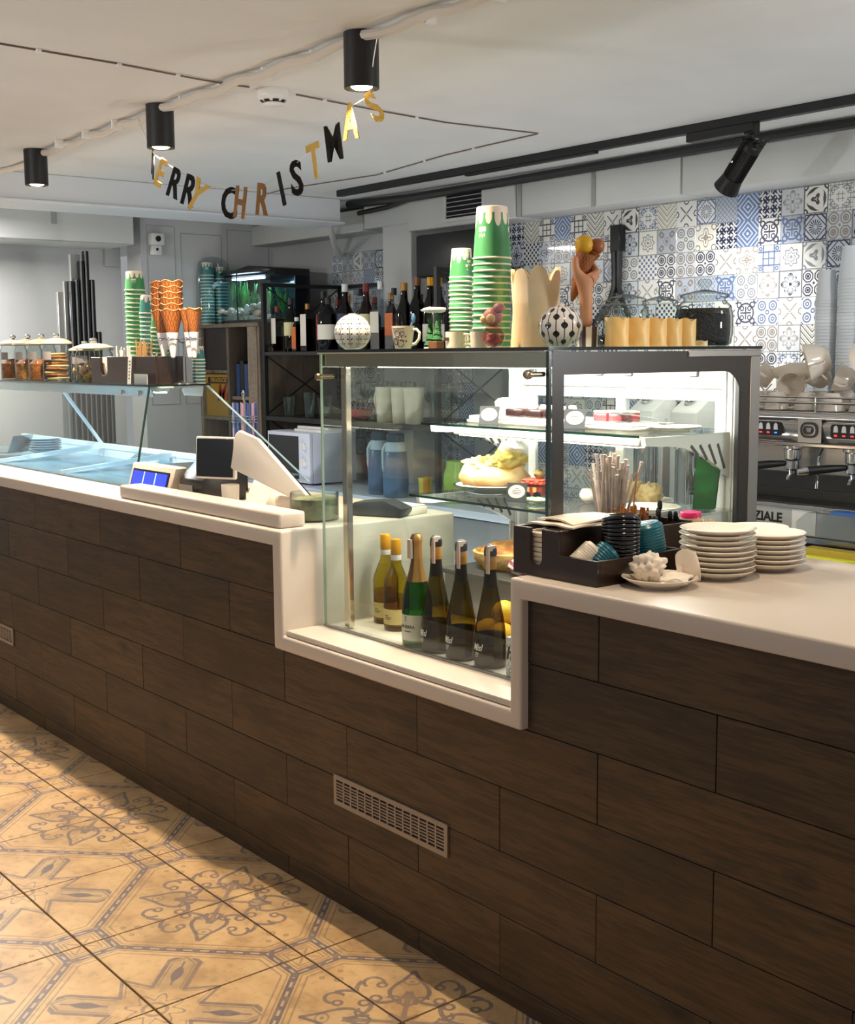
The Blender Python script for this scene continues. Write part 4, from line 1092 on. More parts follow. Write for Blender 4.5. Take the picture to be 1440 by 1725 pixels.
# pink lidded jar and toothpick glass
g = thing('pink_lidded_jar', 'small clear tub with a bright pink lid on the saucers', 'jar', (1.532, .535, 1.170))
MB().lathe([(.024,0),(.0255,.002),(.0265,.025),(.0245,.025),(.0235,.003),(0,.003)], 24, cap=False).build('tub', mat('tub_milky', 'e3c1a4', .3, sss=.2), g)
MB().lathe([(.0275,.0255),(.0275,.037),(.026,.039),(0,.039)], 24).build('lid', mat('lid_pink', 'd11f62', .35), g)
g = thing('toothpick_glass', 'glass of wrapped wooden toothpicks behind the plates', 'glass', (1.655, .452, 1.0932))
MB().lathe([(.020,0),(.021,.002),(.023,.095),(.0222,.095),(.0205,.004),(0,.003)], 20, cap=False).build('body', JAR, g)
PK = mat('toothpick_wood', 'd9a764', .6, var=(50., 'e9d9bd'))
for i in range(26):
    a = rs.uniform(0, 6.28); q = rs.uniform(.002, .014); x, y = q*math.cos(a), q*math.sin(a)
    tag(MB().tube([(1.655+x, .452+y, 1.10), (1.655+x*1.9, .452+y*1.9, 1.206+rs.uniform(-.006, .006))], .0016, 5).build('toothpick', PK), 'wrapped toothpick standing in the glass behind the plates', 'toothpick', 'toothpicks in the glass')

# ------------------------------------------------------------------ bottles in the niche
def bottle(name, label, loc, prof, glassm, parts, cat='bottle', group=None, rz=0., hs=1.):
    g = thing(name, label, cat, loc, rz, group); g.scale = (1, 1, hs)
    MB().lathe(prof, 28, cap=False).lathe([(0,.002),(prof[0][0],.0)], 28, cap=False).build('glass_body', glassm, g)
    for nm, m, pr, a in parts:
        if a: MB().lathe(pr, 16, a0=a[0], a1=a[1], cap=False).build(nm, m, g)
        else: MB().lathe(pr, 24, cap=True).build(nm, m, g)
    return g
YCAP = mat('yellow_capsule', 'd3961c', .3, .35); WBAND = mat('white_band', 'dcdde0', .5); CRL = mat('cream_label', 'cdb877', .7); WHT = mat('white_label', 'e4dccb', .7)
FOIL = mat('brown_foil', '7a5238', .3, .7); GFOIL = mat('gold_foil', 'd7a35c', .3, .75); OBAND = mat('orange_band', 'c08a3e', .4); STRIP = mat('tax_strip', 'd9bfae', .7)
WINEY = glass('white_wine', 'd8c24c', ior=1.33); TXT = mat('label_ink', '3a342c', .7); TXTW = mat('label_white', 'f2efe8', .6)
burg = [(.034,0),(.0385,.004),(.039,.02),(.039,.145),(.035,.165),(.024,.195),(.0165,.215),(.0145,.235),(.0145,.282)]
FACE = rad(-52)+0     # direction towards the guests' side, where labels look
for x, y, lab, h in ((.541,.290,'leftmost wine bottle with yellow cap, behind the glass',1.), (.645,.252,'second wine bottle with yellow cap, half covering the first',1.)):
    g = bottle('wine_bottle', lab, (x, y, .7903), burg, YELG, [('capsule', YCAP, [(.0155,.246),(.0162,.248),(.0162,.294),(.0148,.297),(0,.297)], None), ('neck_band', WBAND, [(.0153,.229),(.0158,.23),(.0158,.2455),(.0153,.2458)], None),
        ('label', CRL, [(.0395,.022),(.0395,.072)], (rad(-90-60), rad(-90+115)))], hs=.93)
    MB().lathe([(0,.006),(.037,.008),(.037,.112),(0,.112)], 24, cap=False).build('wine', WINEY, g)
    for q, w0, w1 in ((.050,-.35,.05), (.044,-.35,.30), (.039,-.30,.20), (.030,.0,.05)): MB().lathe([(.0397,q),(.0397,q+.0022)], 8, a0=rad(-78)+w0, a1=rad(-78)+w1, cap=False).build('small_print', TXT, g)
champ = [(.036,0),(.043,.005),(.0435,.02),(.0435,.125),(.041,.15),(.031,.19),(.021,.225),(.016,.25),(.0148,.28),(.0148,.30)]
g = bottle('champagne_bottle', 'green sparkling wine bottle with brown and gold foil neck and white label', (.850, .170, .7903), champ, GRNG, [('foil', FOIL, [(.0305,.195),(.0215,.228),(.0168,.252),(.0158,.295),(.0162,.305),(.0178,.310),(.0178,.322),(.012,.333),(0,.335)], None),
    ('gold_foil', GFOIL, [(.0312,.195),(.0222,.228),(.0174,.252),(.0164,.295),(.0168,.305),(.0184,.310),(.0184,.322),(.0125,.3335)], (rad(-62), rad(40))), ('label', WHT, [(.0441,.022),(.0441,.098)], (rad(-90-75), rad(-90+98)))], hs=.965)
link('lettering', text_mesh('DE SERRA', .0125, TXT, .0003, .92, .0002, 0, .0443), g, (0,0,.063), (0,0,rad(10)))
for q, w0, w1 in ((.081,-.05,.05), (.086,-.03,.03), (.090,-.06,.06), (.048,-.1,.4)): MB().lathe([(.0443,q),(.0443,q+.003)], 8, a0=rad(-86)+w0, a1=rad(-86)+w1, cap=False).build('small_print', TXT, g)
MB().box(-.012,-.024,.262,.004,-.0165,.318).build('tax_strip', STRIP, g)
pros = [(.037,0),(.0435,.005),(.044,.02),(.043,.075),(.037,.125),(.027,.175),(.0185,.22),(.0155,.25),(.015,.295)]
for i, (x, y, lab) in enumerate(((.938,.170,'first dark prosecco bottle, right of the green bottle'), (.1048*10,.168,'middle dark prosecco bottle with white script lettering'), (1.162,.173,'rightmost full prosecco bottle beside the small white box'), (1.235,.300,'prosecco bottle mostly hidden behind the white frame post'))):
    g = bottle('prosecco_bottle', lab, (x, y, .7903), pros, OLIVE, [('neck_foil', mat('dark_foil','2a2620',.4,.3), [(.0195,.215),(.0164,.25),(.0160,.262)], None), ('neck_band', OBAND, [(.0160,.262),(.0163,.263),(.0163,.296),(.0158,.2965)], None),
        ('cork_cap', mat('black_cap', '161412', .4), [(.0158,.2968),(.0175,.30),(.0175,.309),(.0165,.318),(.010,.327),(0,.328)], None)])
    MB().lathe([(0,.008),(.041,.010),(.0415,.05),(.040,.088),(0,.088)], 24, cap=False).build('wine', glass('dark_wine','5a5a2a',ior=1.33), g)
    link('lettering', text_mesh('Misl', .026, TXTW, .0003, .8, .0004, .35, .0446), g, (0,0,.056), (0,0,rad(-12+i*4)))
    for q, w in ((.040,.016), (.035,.014), (.030,.012)): MB().lathe([(.0446,q),(.0446,q+.0016)], 6, a0=rad(-115+i*4), a1=rad(-115+i*4)+w/.044, cap=False).build('small_print', TXTW, g)
    MB().box(.006,-.021,.252,.017,-.0165,.312).box(.008,-.0215,.312,.016,.004,.326).build('tax_strip', STRIP, g)
g = wthing('marble_box', 'small white box with grey veins and black letter behind the glass', 'box', (1.30, .185, .7903))
def veins(t, u, v, w):
    n = noise(t, None, 5., 5.); return mixc(t, near(n, .5, .018), 'e8e8e8', '85888c')
part(g, 'carton', uv_mat('marble_print', veins, .4), MB().box(1.265,.135,.7905,1.345,.235,.893), .001)
o = link('lettering', text_mesh('h', .045, TXT, .0004, 1., .0012, .2), g); o.location = Vector((1.278,.1346,.850))-g.location

# ------------------------------------------------------------------ food in the pastry case
def card(loc, rz, lab):
    g = thing('price_card', lab, 'card', loc, rz)
    K = mat('card_black', '0b0a0a', .6); B_ = mat('card_beige', 'd2b9a2', .7)
    M_ = Matrix.Rotation(rad(-18), 4, 'X')
    MB().box(-.031,-.0012,0,.031,.0012,.058).xf(M_).build('panel', K, g)
    n = 28; b = MB(); b.prism([(.026*math.cos(2*PI*k/n), .032+.020*math.sin(2*PI*k/n)) for k in range(n)], -.0017, -.0013, 'y').xf(M_).build('oval', B_, g)
    b = MB()
    for q, w in ((.042,.006),(.036,.013),(.030,.015),(.025,.010)): b.box(-w,-.0021,q-.0012,w,-.0018,q+.0012)
    b.xf(M_).build('lettering', TXT, g)
    MB().ring([(.023*math.cos(2*PI*k/n), .032+.0175*math.sin(2*PI*k/n)) for k in range(n)], [(.0222*math.cos(2*PI*k/n), .032+.0167*math.sin(2*PI*k/n)) for k in range(n)], -.0020, -.0018, 'y').xf(M_).build('ring', TXT, g)
ZS1, ZS2, ZD, ZN = 1.4023, 1.1787, .9402, .7903
card((.755,.525,ZS1), rad(30), 'price card left on the upper shelf, before the chocolate cakes')
card((1.085,.56,ZS1), rad(30), 'price card on the upper shelf near the right, before the tongs')
card((.893,.512,ZS2), rad(30), 'price card on the middle shelf, between cream cake and toy cart')
tag(MB().box(.60,.57,ZS1,1.015,.77,ZS1+.010).box(.605,.575,ZS1+.010,1.01,.765,ZS1+.022).build('cake_board', CREAMP, bevel=.003), 'long cream serving board under the chocolate cakes', 'board')
tag(MB().box(1.03,.60,ZS1,1.27,.79,ZS1+.009).box(1.035,.605,ZS1+.009,1.265,.785,ZS1+.016).build('cake_board', CREAMP, bevel=.003), 'cream serving board under the cake tongs at the right', 'board')
CHOC = mat('chocolate_glaze', '2d1612', .25, coat=.4); CREM = mat('cream_topping', 'f3e3c2', .6); REDC = mat('red_glaze', '8d2f33', .3, coat=.3)
for i, (x, m, lab) in enumerate(((.800,CHOC,'first dark chocolate cake bar with cream, from the left'), (.885,CHOC,'second dark chocolate cake bar with cream, from the left'), (.965,CHOC,'third dark chocolate cake bar, at the corner of the case'))):
    g = thing('cake_bar', lab, 'cake', (x,.635,ZS1+.0222), 0)
    MB().box(-.035,-.05,0,.035,.05,.026).build('sponge', m, g, .004, 2)
    for k in range(3): lump((-.02+k*.02, -.03+k*.025, .030), .011, (1.2,1,.8), .4, 3., 10, 8, k+i).build('cream', CREM, g)
for i, (x, lab) in enumerate(((1.07,'red glazed cake slice left of the tongs'), (1.13,'red glazed cake slice nearest the tongs'))):
    g = thing('cake_slice', lab, 'cake', (x,.72,ZS1+.0162), 0)
    MB().box(-.026,-.04,0,.026,.04,.024).build('sponge', REDC, g, .003, 2); MB().box(-.026,-.04,.0242,.026,.04,.030).build('cream', CREM, g, .002)
def stripes(t, u, v, w): return mixc(t, (u*22).fract() < .35, 'efe8e0', '8d5a5a')
g = thing('muffin_case', 'striped white muffin case left on the upper shelf', 'cake', (.690,.655,ZS1+.0222))
MB().lathe([(.026,0),(.034,.042),(.030,.046),(0,.046)], 28, cap=True).build('paper_case', uv_mat('stripe_print', stripes, .6), g); lump((0,0,.046), .029, (1,1,.3), .2, 4.).build('cream', CREM, g)
g = thing('cake_tongs', 'steel cake tongs lying on the board at the right', 'tongs', (1.20,.70,ZS1+.018), rad(20))
for s_ in (-1, 1):
    b = MB().bar((.085,0,.006+s_*.004), (-.02,0,.010+s_*.010), .020, .002).bar((-.02,0,.010+s_*.010), (-.075,0,.014+s_*.012), .050, .002); b.build('arm', STEEL, g, smooth=False)
for k in range(4): MB().box(-.075,-.022+k*.0125,.0262,-.03,-.018+k*.0125,.0275).build('tine', DSTEEL, g)
tag(MB().lathe(plate_prof(.075,.012), 32, cap=False).build('plate', PORC, loc=(1.335,.70,ZS1)), 'white plate at the right end of the upper shelf', 'plate')
# cream cake on a glass plate
g = thing('cream_cake', 'big meringue cake with golden crust and white and yellow cream', 'cake', (.665,.63,ZS2+.030))
CRUST = mat('meringue_crust', 'e0ad62', .7, var=(18., 'efcf94')); LEM = mat('lemon_cream', 'f0dc7a', .6, var=(20., 'e6c95a'))
b = MB(); n = 44
for i in range(n):
    a = 2*PI*i/n; w = 1+.06*math.sin(9*a)+.05*mnoise.noise(Vector((a*2, 0, 0)))
    for r_, z in ((.095*w,0),(.112*w,.022),(.098*w,.050+.012*math.sin(5*a)),(.05,.058),(.001,.055)): b.v.append((r_*math.cos(a), r_*math.sin(a), z))
for i in range(n):
    j = (i+1) % n
    for q in range(4): b.face((i*5+q, j*5+q, j*5+q+1, i*5+q+1))
b.face(tuple(i*5 for i in range(n-1,-1,-1)))
b.soft = True; b.build('crust', CRUST, g)
lump((-.03,-.01,.056), .058, (1.3,1,.5), .5, 3.4, 40, 24, 4., flat=.03).build('meringue', mat('meringue_gold','edcb87',.65), g)
lump((.048,.02,.078), .052, (1,1,.75), .35, 4., 40, 24, 7., flat=.04).build('cream', LEM, g)
lump((.052,.028,.112), .040, (1.1,1,.7), .3, 3.4, 36, 22, 9.).build('whipped_cream', mat('whipped_cream','fbf7ee',.6), g)
MB().lathe([(.018,0),(.018,.05),(.0165,.05),(.016,.004),(0,.004)], 16, cap=False).build('tube', CHROME, g, loc=(.0,.035,.075))
MB().bar((-.09,-.01,.062),(-.02,.03,.085),.012,.006).build('wafer', CREM, g)
g = thing('cake_stand', 'low glass cake plate under the meringue cake', 'plate', (.665,.63,ZS2))
MB().lathe([(.075,0),(.09,.004),(.128,.022),(.131,.0285),(.126,.0285),(.09,.026),(0,.026)], 40, cap=True).build('plate', glass('milky_glass', 'dfe6e2', rough=.1), g)
MB().lathe([(0,.0265),(.118,.0265),(.122,.0295),(0,.0295)], 40, cap=True).build('doily', PAPER, g)
# toy cart
g = thing('toy_cart', 'red toy cart house with tiled roof and black wheel on the middle shelf', 'toy', (.885,.60,ZS2), rad(20))
TR = mat('toy_red', '8c2f1f', .4); TR2 = mat('toy_roof', 'c0442a', .4)
MB().box(-.028,-.022,.014,.028,.022,.046).build('cabin', TR, g, .002)
for k in range(5): MB().box(-.036+k*.0145,-.03,.0465,-.0225+k*.0145,.03,.056+.004*(k % 2)).build('roof_tile', TR2, g, .003)
MB().box(-.036,-.024,.056,.036,.024,.064).build('roof', TR2, g, .003)
lump((.012,.0,.078), .016, (1,1,.9), .4, 3.).build('ornament', mat('toy_dark','1f2a17',.5,var=(40.,'b08a3c')), g)
for sx in (-.018,.018): MB().lathe([(.004,0),(.0135,0),(.0135,.005),(.004,.005)], 18).xf(Matrix.Translation((sx,-.0225,.0135)) @ Matrix.Rotation(PI/2,4,'X')).build('wheel', BLACKP, g)
for sx in (-.015,.008): MB().box(sx-.006,-.0232,.024,sx+.006,-.0222,.040).build('window', mat('toy_window','caa05a',.5), g)
g = thing('green_leaves', 'small pale green leaves lying before the toy cart', 'leaves', (.945,.545,ZS2))
for k in range(7):
    a = k*.9; MB().ball((.022*math.cos(a), .016*math.sin(a), .010), .012, 8, 6, (1.4,.7,.55)).build('leaf', mat('leaf_green','5d9a55',.5,var=(30.,'bcd7a8')), g)
# right side of the middle shelf
g = thing('swan_figurine', 'white swan figurine behind the straws on the middle shelf', 'figurine', (1.045,.66,ZS2))
lump((0,0,.022), .022, (1.4,.9,1), .15, 3., flat=0.).build('body', PORC, g); MB().tube([(.022,0,.03),(.034,0,.05),(.030,0,.068),(.018,0,.072),(.008,0,.066)], [.008,.006,.005,.0055,.002], 8).build('neck', PORC, g)
MRG = mat('meringue_slice', 'efd9a4', .65, var=(25.,'e3c47f'))
for k, (x, y) in enumerate(((1.105,.74),(1.165,.735),(1.225,.73))):
    tag(lump((x,y,ZS2+.034), .034, (.9,1.2,.95), .45, 3., 30, 20, k*3., flat=ZS2+.014).build('meringue', MRG), ('leftmost','middle','rightmost')[k]+' pale yellow meringue in the row behind the straws', 'cake')
tag(MB().lathe(plate_prof(.11,.014), 36, cap=False).build('plate', PORC, loc=(1.165,.735,ZS2)), 'white plate under the row of meringues', 'plate')
tag(MB().lathe(plate_prof(.085,.018), 36, cap=False).build('plate', PORC, loc=(1.318,.62,ZS2)), 'cream plate on the middle shelf before the green menu', 'plate')
g = thing('menu_board', 'dark green folded menu leaning at the right end of the case', 'menu', (1.372,.79,ZS2), rad(38))
MB().prism([(-.034,0),(.026,0),(.040,.168),(-.024,.168)], -.002, .002, 'y').build('cover', mat('menu_green','14601c',.45,var=(25.,'0f4a16')), g); MB().prism([(-.030,0),(.030,.002),(.046,.166),(-.018,.166)], .006, .010, 'y').build('cover', mat('menu_green2','0e4a14',.5), g)
# bread and cakes on the deck, fruit on the niche floor
PIE = mat('pie_crust','c98a3c',.6,var=(22.,'e8c27c'),bmp=(60.,.4))
g = thing('open_pie', 'golden open pie on the lower deck behind the bottles', 'pie', (.70,.665,ZD))
MB().lathe([(.09,0),(.115,.03),(.118,.055),(.108,.058),(.10,.046),(0,.044)], 36, cap=True).build('shell', PIE, g); lump((0,0,.05), .1, (1,1,.34), .35, 5., 28, 14, 2., flat=.04).build('filling', mat('pie_filling','dba34e',.5,var=(30.,'b5652c')), g)
def redstr(t, u, v, w): return mixc(t, ((u*3+v*5).fract()) < .5, 'e6d9d2', '9c2f4a')
RS = uv_mat('red_stripe_wrap', redstr, .25, .5)
for k, (x, y, lab) in enumerate(((.86,.585,'wrapped cake roll with red stripes, left on the deck'), (.985,.585,'wrapped cake roll with red stripes, right on the deck'))):
    tag(lump((x,y,ZD+.030), .06, (1.05,.8,.5), .12, 3., 22, 12, k*2., flat=ZD).build('cake_roll', RS), lab, 'cake')
tag(MB().box(1.075,.40,ZN,1.165,.48,ZN+.13).build('red_carton', mat('carton_red','d63b1f',.45), bevel=.002), 'small orange red carton standing behind the rightmost bottles', 'box')
LMN = mat('lemon_skin','e2bf3a',.45,bmp=(180.,.25)); ORN = mat('orange_skin','e08a1e',.45,bmp=(180.,.25))
for k, (x, y, z, m, lab) in enumerate(((.945,.36,.034,LMN,'lemon on the niche floor, left behind the prosecco'), (1.018,.345,.036,LMN,'lemon on the niche floor, between the prosecco bottles'), (.985,.415,.036,ORN,'orange on the niche floor behind the lemons'), (1.125,.335,.034,LMN,'lemon on the niche floor beside the red carton'), (.995,.375,.092,LMN,'lemon lying on top of the other fruit'))):
    tag(MB().ball((x,y,ZN+z), .034, 16, 12, (1.1,1,.98)).build('lemon' if m is LMN else 'orange', m), lab, 'fruit')

# ------------------------------------------------------------------ on top of the gelato case
ZG = 1.5037
def box_jar(x, y, r, h, fillm, lab, fill=.42, lumps=0, seed=0):
    g = thing('biscuit_jar', lab, 'jar', (x, y, ZG), 0, 'biscuit jars on the gelato case')
    MB().lathe([(r*.95,0),(r,h*.03),(r,h*.62),(r*.9,h*.68),(r*.9,h*.73)], 24, cap=False).lathe([(0,.001),(r*.95,0)], 24, cap=False).build('body', JAR, g)
    MB().lathe([(r*.98,h*.725),(r*1.12,h*.74),(r*1.1,h*.77),(r*.7,h*.83),(r*.15,h*.865),(0,h*.866)], 24, cap=False).build('lid', mat('lid_painted_reflection','d9c6aa',.3,coat=.5), g)  # lid is solid cream: the ceiling's reflection painted into the glass colour
    MB().ball((0,0,h*.91), r*.22, 12, 8, (1,1,.8)).build('knob', CHROME, g)
    if not lumps: MB().lathe([(0,.003),(r*.9,.003),(r*.93,h*fill*.8),(r*.6,h*fill),(0,h*fill*1.05)], 20, cap=False).build('contents', fillm, g)
    MB().lathe([(r*1.01,h*.42),(r*1.01,h*.58)], 6, a0=rad(-85), a1=rad(-45), cap=False).build('sticker', mat('jar_sticker','8f8a88',.6), g)
    return g
SPC = mat('biscuit_brown','b06a28',.7,var=(30.,'8a4c1a'),bmp=(90.,.8))
BSK = mat('biscuit_dark','8c4f1f',.7,var=(30.,'c58a44'),bmp=(90.,.8))
for x, m, lab in ((-2.80,SPC,'leftmost glass jar of brown crumbs on the gelato case'), (-2.60,BSK,'second glass jar from the left, orange brown biscuits'), (-2.42,SPC,'third glass jar from the left, brown biscuits'), (-2.235,SPC,'fourth glass jar, holding a stack of round biscuits')):
    g = box_jar(x, .40, .068, .235, m, lab, lumps=1 if x > -2.3 else 0)
    if x > -2.3:
        for k in range(9): MB().lathe([(0,0),(.05,0),(.054,.006),(.05,.011),(0,.012)], 18, cap=False).xf(Matrix.Translation((random.uniform(-.006,.006), random.uniform(-.006,.006), .004+k*.0145)) @ Matrix.Rotation(random.uniform(-.08,.08),4,'X')).build('biscuit', SPC if k % 2 else mat('wafer_cream','dcb47c',.7), g)
for x, y, r, h, lab in ((-1.93,.41,.066,.19,'lower glass jar of nut pieces, left of the dark caddy'), (-1.775,.385,.083,.20,'wide glass jar of nut pieces next to the dark caddy')):
    g = box_jar(x, y, r, h, SPC, lab, lumps=1)
    NUT = mat('nut_piece','d9b48a',.7,var=(40.,'a2703c'),bmp=(60.,.5))
    for k in range(12):
        a = k*2.4; q = r*.55*((k % 4)/3.); lump((q*math.cos(a), q*math.sin(a), .024+.024*(k//4)), .024, (1,1,.85), .5, 2.5, 10, 7, k*1.3).build('nut_cluster', NUT, g)
cd = wthing('sweets_caddy', 'dark brown wooden caddy with spoons and sticks on the gelato case', 'organiser', (-1.30,.37,ZG))
a0_, a1_, b0_, b1_ = -1.605, -.985, .295, .43
sl = [(a0_,ZG),(a1_,ZG),(a1_,1.615),(-1.44,1.615),(-1.44,1.585)]+[(-1.475+.035*math.cos(-PI*k/6), 1.555+.022*math.sin(-PI*k/6)) for k in range(7)]+[(-1.51,1.612),(a0_,1.612)]
part(cd, 'front_panel', WENGE, MB().prism(sl, b0_, b0_+.012, 'y'), .001, smooth=False)
part(cd, 'side_panel', WENGE, MB().box(a1_-.012,b0_+.0122,ZG,a1_,b1_,1.615), .001); part(cd, 'side_panel', WENGE, MB().box(a0_,b0_+.0122,ZG,a0_+.012,b1_,1.612), .001)
part(cd, 'back_panel', WENGE, MB().box(a0_+.0122,b1_-.012,ZG,a1_-.0122,b1_,1.615), .001); part(cd, 'divider', WENGE, MB().box(-1.44,b0_+.0122,ZG,-1.43,b1_-.0122,1.612), .001)
tag(MB().box(-1.585,.312,ZG+.002,-1.45,.41,1.612).build('napkin_stack', NAPKIN, bevel=.004, seg=2), 'stack of cream napkins in the slot of the dark caddy', 'napkin')
for i in range(22):
    x, y = -1.235+rs.uniform(-.05,.05), .36+rs.uniform(-.03,.03); tx = rs.gauss(0,.014)
    tag(MB().bar((x,y,ZG+.01),(x+tx,y,1.66+rs.uniform(-.01,.03)),.007,.002).build('wooden_stick', mat('stick_wood','b58a52',.7)), 'flat wooden stick in the bundle of the dark caddy', 'stick', 'wooden sticks in the dark caddy')
for i in range(12):
    x, y = -1.39+rs.uniform(-.03,.03), .36+rs.uniform(-.03,.03); tx = rs.gauss(0,.022)
    tag(MB().bar((x,y,ZG+.01),(x+tx,y,1.645+rs.uniform(-.01,.015)),.008,.002).build('paper_spatula', PAPER), 'white paper spatula in the left of the dark caddy', 'stick', 'white spatulas in the dark caddy')
for i in range(8):
    x, y = -1.07+rs.uniform(-.04,.04), .36+rs.uniform(-.03,.03)
    tag(MB().bar((x,y,ZG+.01),(x+rs.gauss(0,.01),y,1.63+rs.uniform(-.01,.01)),.012,.003).build('printed_stick', mat('stick_print','cfc8b4',.6,var=(60.,'3a4434'))), 'patterned paper stick in the right of the dark caddy', 'stick', 'patterned sticks in the dark caddy')
g = thing('leaning_sign', 'narrow white sign leaning against the dark caddy', 'sign', (-1.20,.283,ZG), 0)
MB().prism([(-.020,0),(.008,0),(.026,.115),(-.002,.115)], -.002, .001, 'y').build('panel', WPLAST, g); 
b = MB()
for k in range(6): b.box(-.006+k*.0025,-.003,.02+k*.014,.006+k*.0025,-.0022,.024+k*.014)
b.build('lettering', TXT, g)
g = thing('sign_holder', 'small clear sign holder with white card before the dark caddy', 'sign', (-1.075,.272,ZG), 0)
MB().box(-.055,-.002,0,.062,0,.040).build('card', PAPER, g); MB().box(-.062,-.006,0,.068,-.0035,.046).build('holder', CLEARP, g); MB().box(-.06,-.004,0,.066,.02,.003).build('foot', CLEARP, g)
random.seed(9)
cup_stack((-1.505,.468,ZG+.001), .0455, .082, 22, .0188, CUPG, 'small', 'tallest cup stack on the gelato case', 'cups in the tallest stack on the gelato case', 3.)
cup_stack((-1.375,.468,ZG+.001), .0430, .078, 17, .0182, CUPT, 'small teal', 'middle cup stack on the gelato case', 'cups in the middle stack on the gelato case', 3.5)
cup_stack((-1.278,.468,ZG+.001), .0420, .074, 14, .0175, CUPG, 'tiny', 'lower cup stack behind the waffle cones', 'cups in the lower stack behind the cones', 3.5)
cup_stack((-.962,.475,ZG+.001), .0270, .055, 8, .0135, CUPT, 'tiny clear green', 'short cup stack by the cone stand', 'cups in the short stack by the cone stand', 1.)
# cone holder: steel rod with wire rings, waffle cones in paper sleeves hang in it
cs = wthing('cone_stand', 'steel rod cone stand at the right end of the gelato case', 'stand', (-.915,.40,ZG))
part(cs, 'base', STEEL, MB().lathe([(0,0),(.045,0),(.045,.004),(.012,.010),(0,.010)], 24).xf(Matrix.Translation((-.985+.04,.40,ZG))))
part(cs, 'rod', STEEL, MB().tube([(-.945,.40,ZG+.008),(-.945,.40,ZG+.17)], .0045, 8))
SLV = mat('cone_sleeve','e8e2de',.6); SLT = mat('sleeve_ink','2a3a86',.6); SLB = mat('sleeve_band','8b8278',.6)
for i, (x, y, zt, r, n, lab) in enumerate(((-1.022,.352,1.612,.046,6,'left nest of stacked waffle cones'), (-.930,.345,1.612,.046,6,'right, taller nest of stacked waffle cones'), (-.855,.38,1.612,.036,1,'single waffle cone half hidden behind the nests'), (-.780,.36,1.612,.033,1,'single waffle cone hanging at the far right'))):
    H = .185
    part(cs, 'ring', STEEL, MB().tube([(x+.030*math.cos(2*PI*k/16), y+.030*math.sin(2*PI*k/16), zt+.070) for k in range(17)]+[(-.945,.40,zt+.055)], .0018, 6))
    for k in range(n):
        g = thing('waffle_cone', (('lowest cone in paper sleeve, ' if k == 0 else ('topmost cone, ' if k == n-1 else ORD[k]+' cone from below, '))+lab), 'cone', (x, y, zt+k*.0225), k*.7, 'cones of the '+lab if n > 2 else None)
        if n == 1: g['label'] = lab
        sc = 1.
        b = MB().lathe([(.002,.0),(r*.36,H*.38),(r*sc,H),(r*sc-.003,H+.001),(r*.34,H*.42),(.0,H*.2)], 26, cap=False)
        for q, v in enumerate(b.v):
            if v[2] > H*.95: b.v[q] = (v[0], v[1], v[2]+.004*math.sin(5*math.atan2(v[1], v[0])+k))
        b.build('cone', WAF, g)
        MB().tube([(r*.992*math.cos(2*PI*q/24), r*.992*math.sin(2*PI*q/24), H*.995+.004*math.sin(5*2*PI*q/24+k)) for q in range(25)], .0016, 5).build('rim', mat('waffle_rim','d8a06a',.7), g)
        if k == 0:
            MB().lathe([(.0035,-.004),(.009,0),(r*.52+.001,H*.46),(r*.60,H*.52)], 26, cap=False).build('sleeve', SLV, g)
            for q in (.16,.22): MB().lathe([(r*(q*1.05)+.0042,H*q),(r*(q*1.05)+.0054,H*(q+.03))], 26, cap=False).build('sleeve_band', SLB, g)
            link('lettering', text_mesh('Bask', .016, SLT, .0004, .9, .0002, .3, r*.47+.0022), g, (0,0,H*.385), (0,0,rad(40)))

# ------------------------------------------------------------------ back counter along the rear wall
bc = wthing('back_counter', 'steel fronted back counter along the rear wall with pale worktop', 'counter', (-.6, 2.2, 0))
part(bc, 'worktop', mat('worktop_blue_grey', 'b9c3d4', .3), MB().box(-3.05,1.865,.832,2.6,2.592,.87), .004, 2)
part(bc, 'carcass', mat('carcass_grey','5f6064',.5), MB().box(-3.04,1.91,.10,2.6,2.59,.831))
part(bc, 'plinth', DARKIN, MB().box(-3.03,1.95,0,2.6,2.58,.0995))
for k in range(9):
    x = -3.03+k*.62
    d = part(bc, 'door', mat('door_steel','8e9094',.35,.6), MB().box(x+.004,1.892,.115,x+.612,1.909,.822), .002)
    MB().tube([(x+.07,1.892,.60),(x+.07,1.868,.60),(x+.07,1.868,.74),(x+.07,1.892,.74)], .006, 6).build('handle', CHROME, d)
ZC = .8703
# steel rack with black frame
rk = wthing('black_rack', 'black metal rack with cross braces and dark shelves full of bottles and glasses', 'rack', (-2.12, 2.28, ZC))
RX0, RX1, RY0, RY1 = -2.955, -1.30, 2.0, 2.56
for x in (RX0, RX1):
    for y in (RY0, RY1): part(rk, 'post', BLACK, MB().box(x-.013,y-.013,ZC,x+.013,y+.013,2.045), .001)
    part(rk, 'top_bar', BLACK, MB().box(x-.011,RY0+.0135,2.022,x+.011,RY1-.0135,2.044))
    for z0, z1 in ((1.262,1.605),(.89,1.225),(1.66,2.02)):
        part(rk, 'brace', BLACK, MB().bar((x,RY0+.014,z0),(x,RY1-.014,z1),.007,.007)); part(rk, 'brace', BLACK, MB().bar((x+.007,RY0+.014,z1),(x+.007,RY1-.014,z0),.007,.007))
part(rk, 'top_bar', BLACK, MB().box(RX0+.0135,RY1-.011,2.022,RX1-.0135,RY1+.011,2.044))
SHW = mat('shelf_black','171615',.4)
part(rk, 'shelf', SHW, MB().box(RX0+.0135,RY0-.012,1.612,RX1-.0135,RY1+.012,1.634), .002)
part(rk, 'shelf', SHW, MB().box(RX0+.0135,RY0-.012,1.222,RX1-.0135,RY1+.012,1.250), .002)
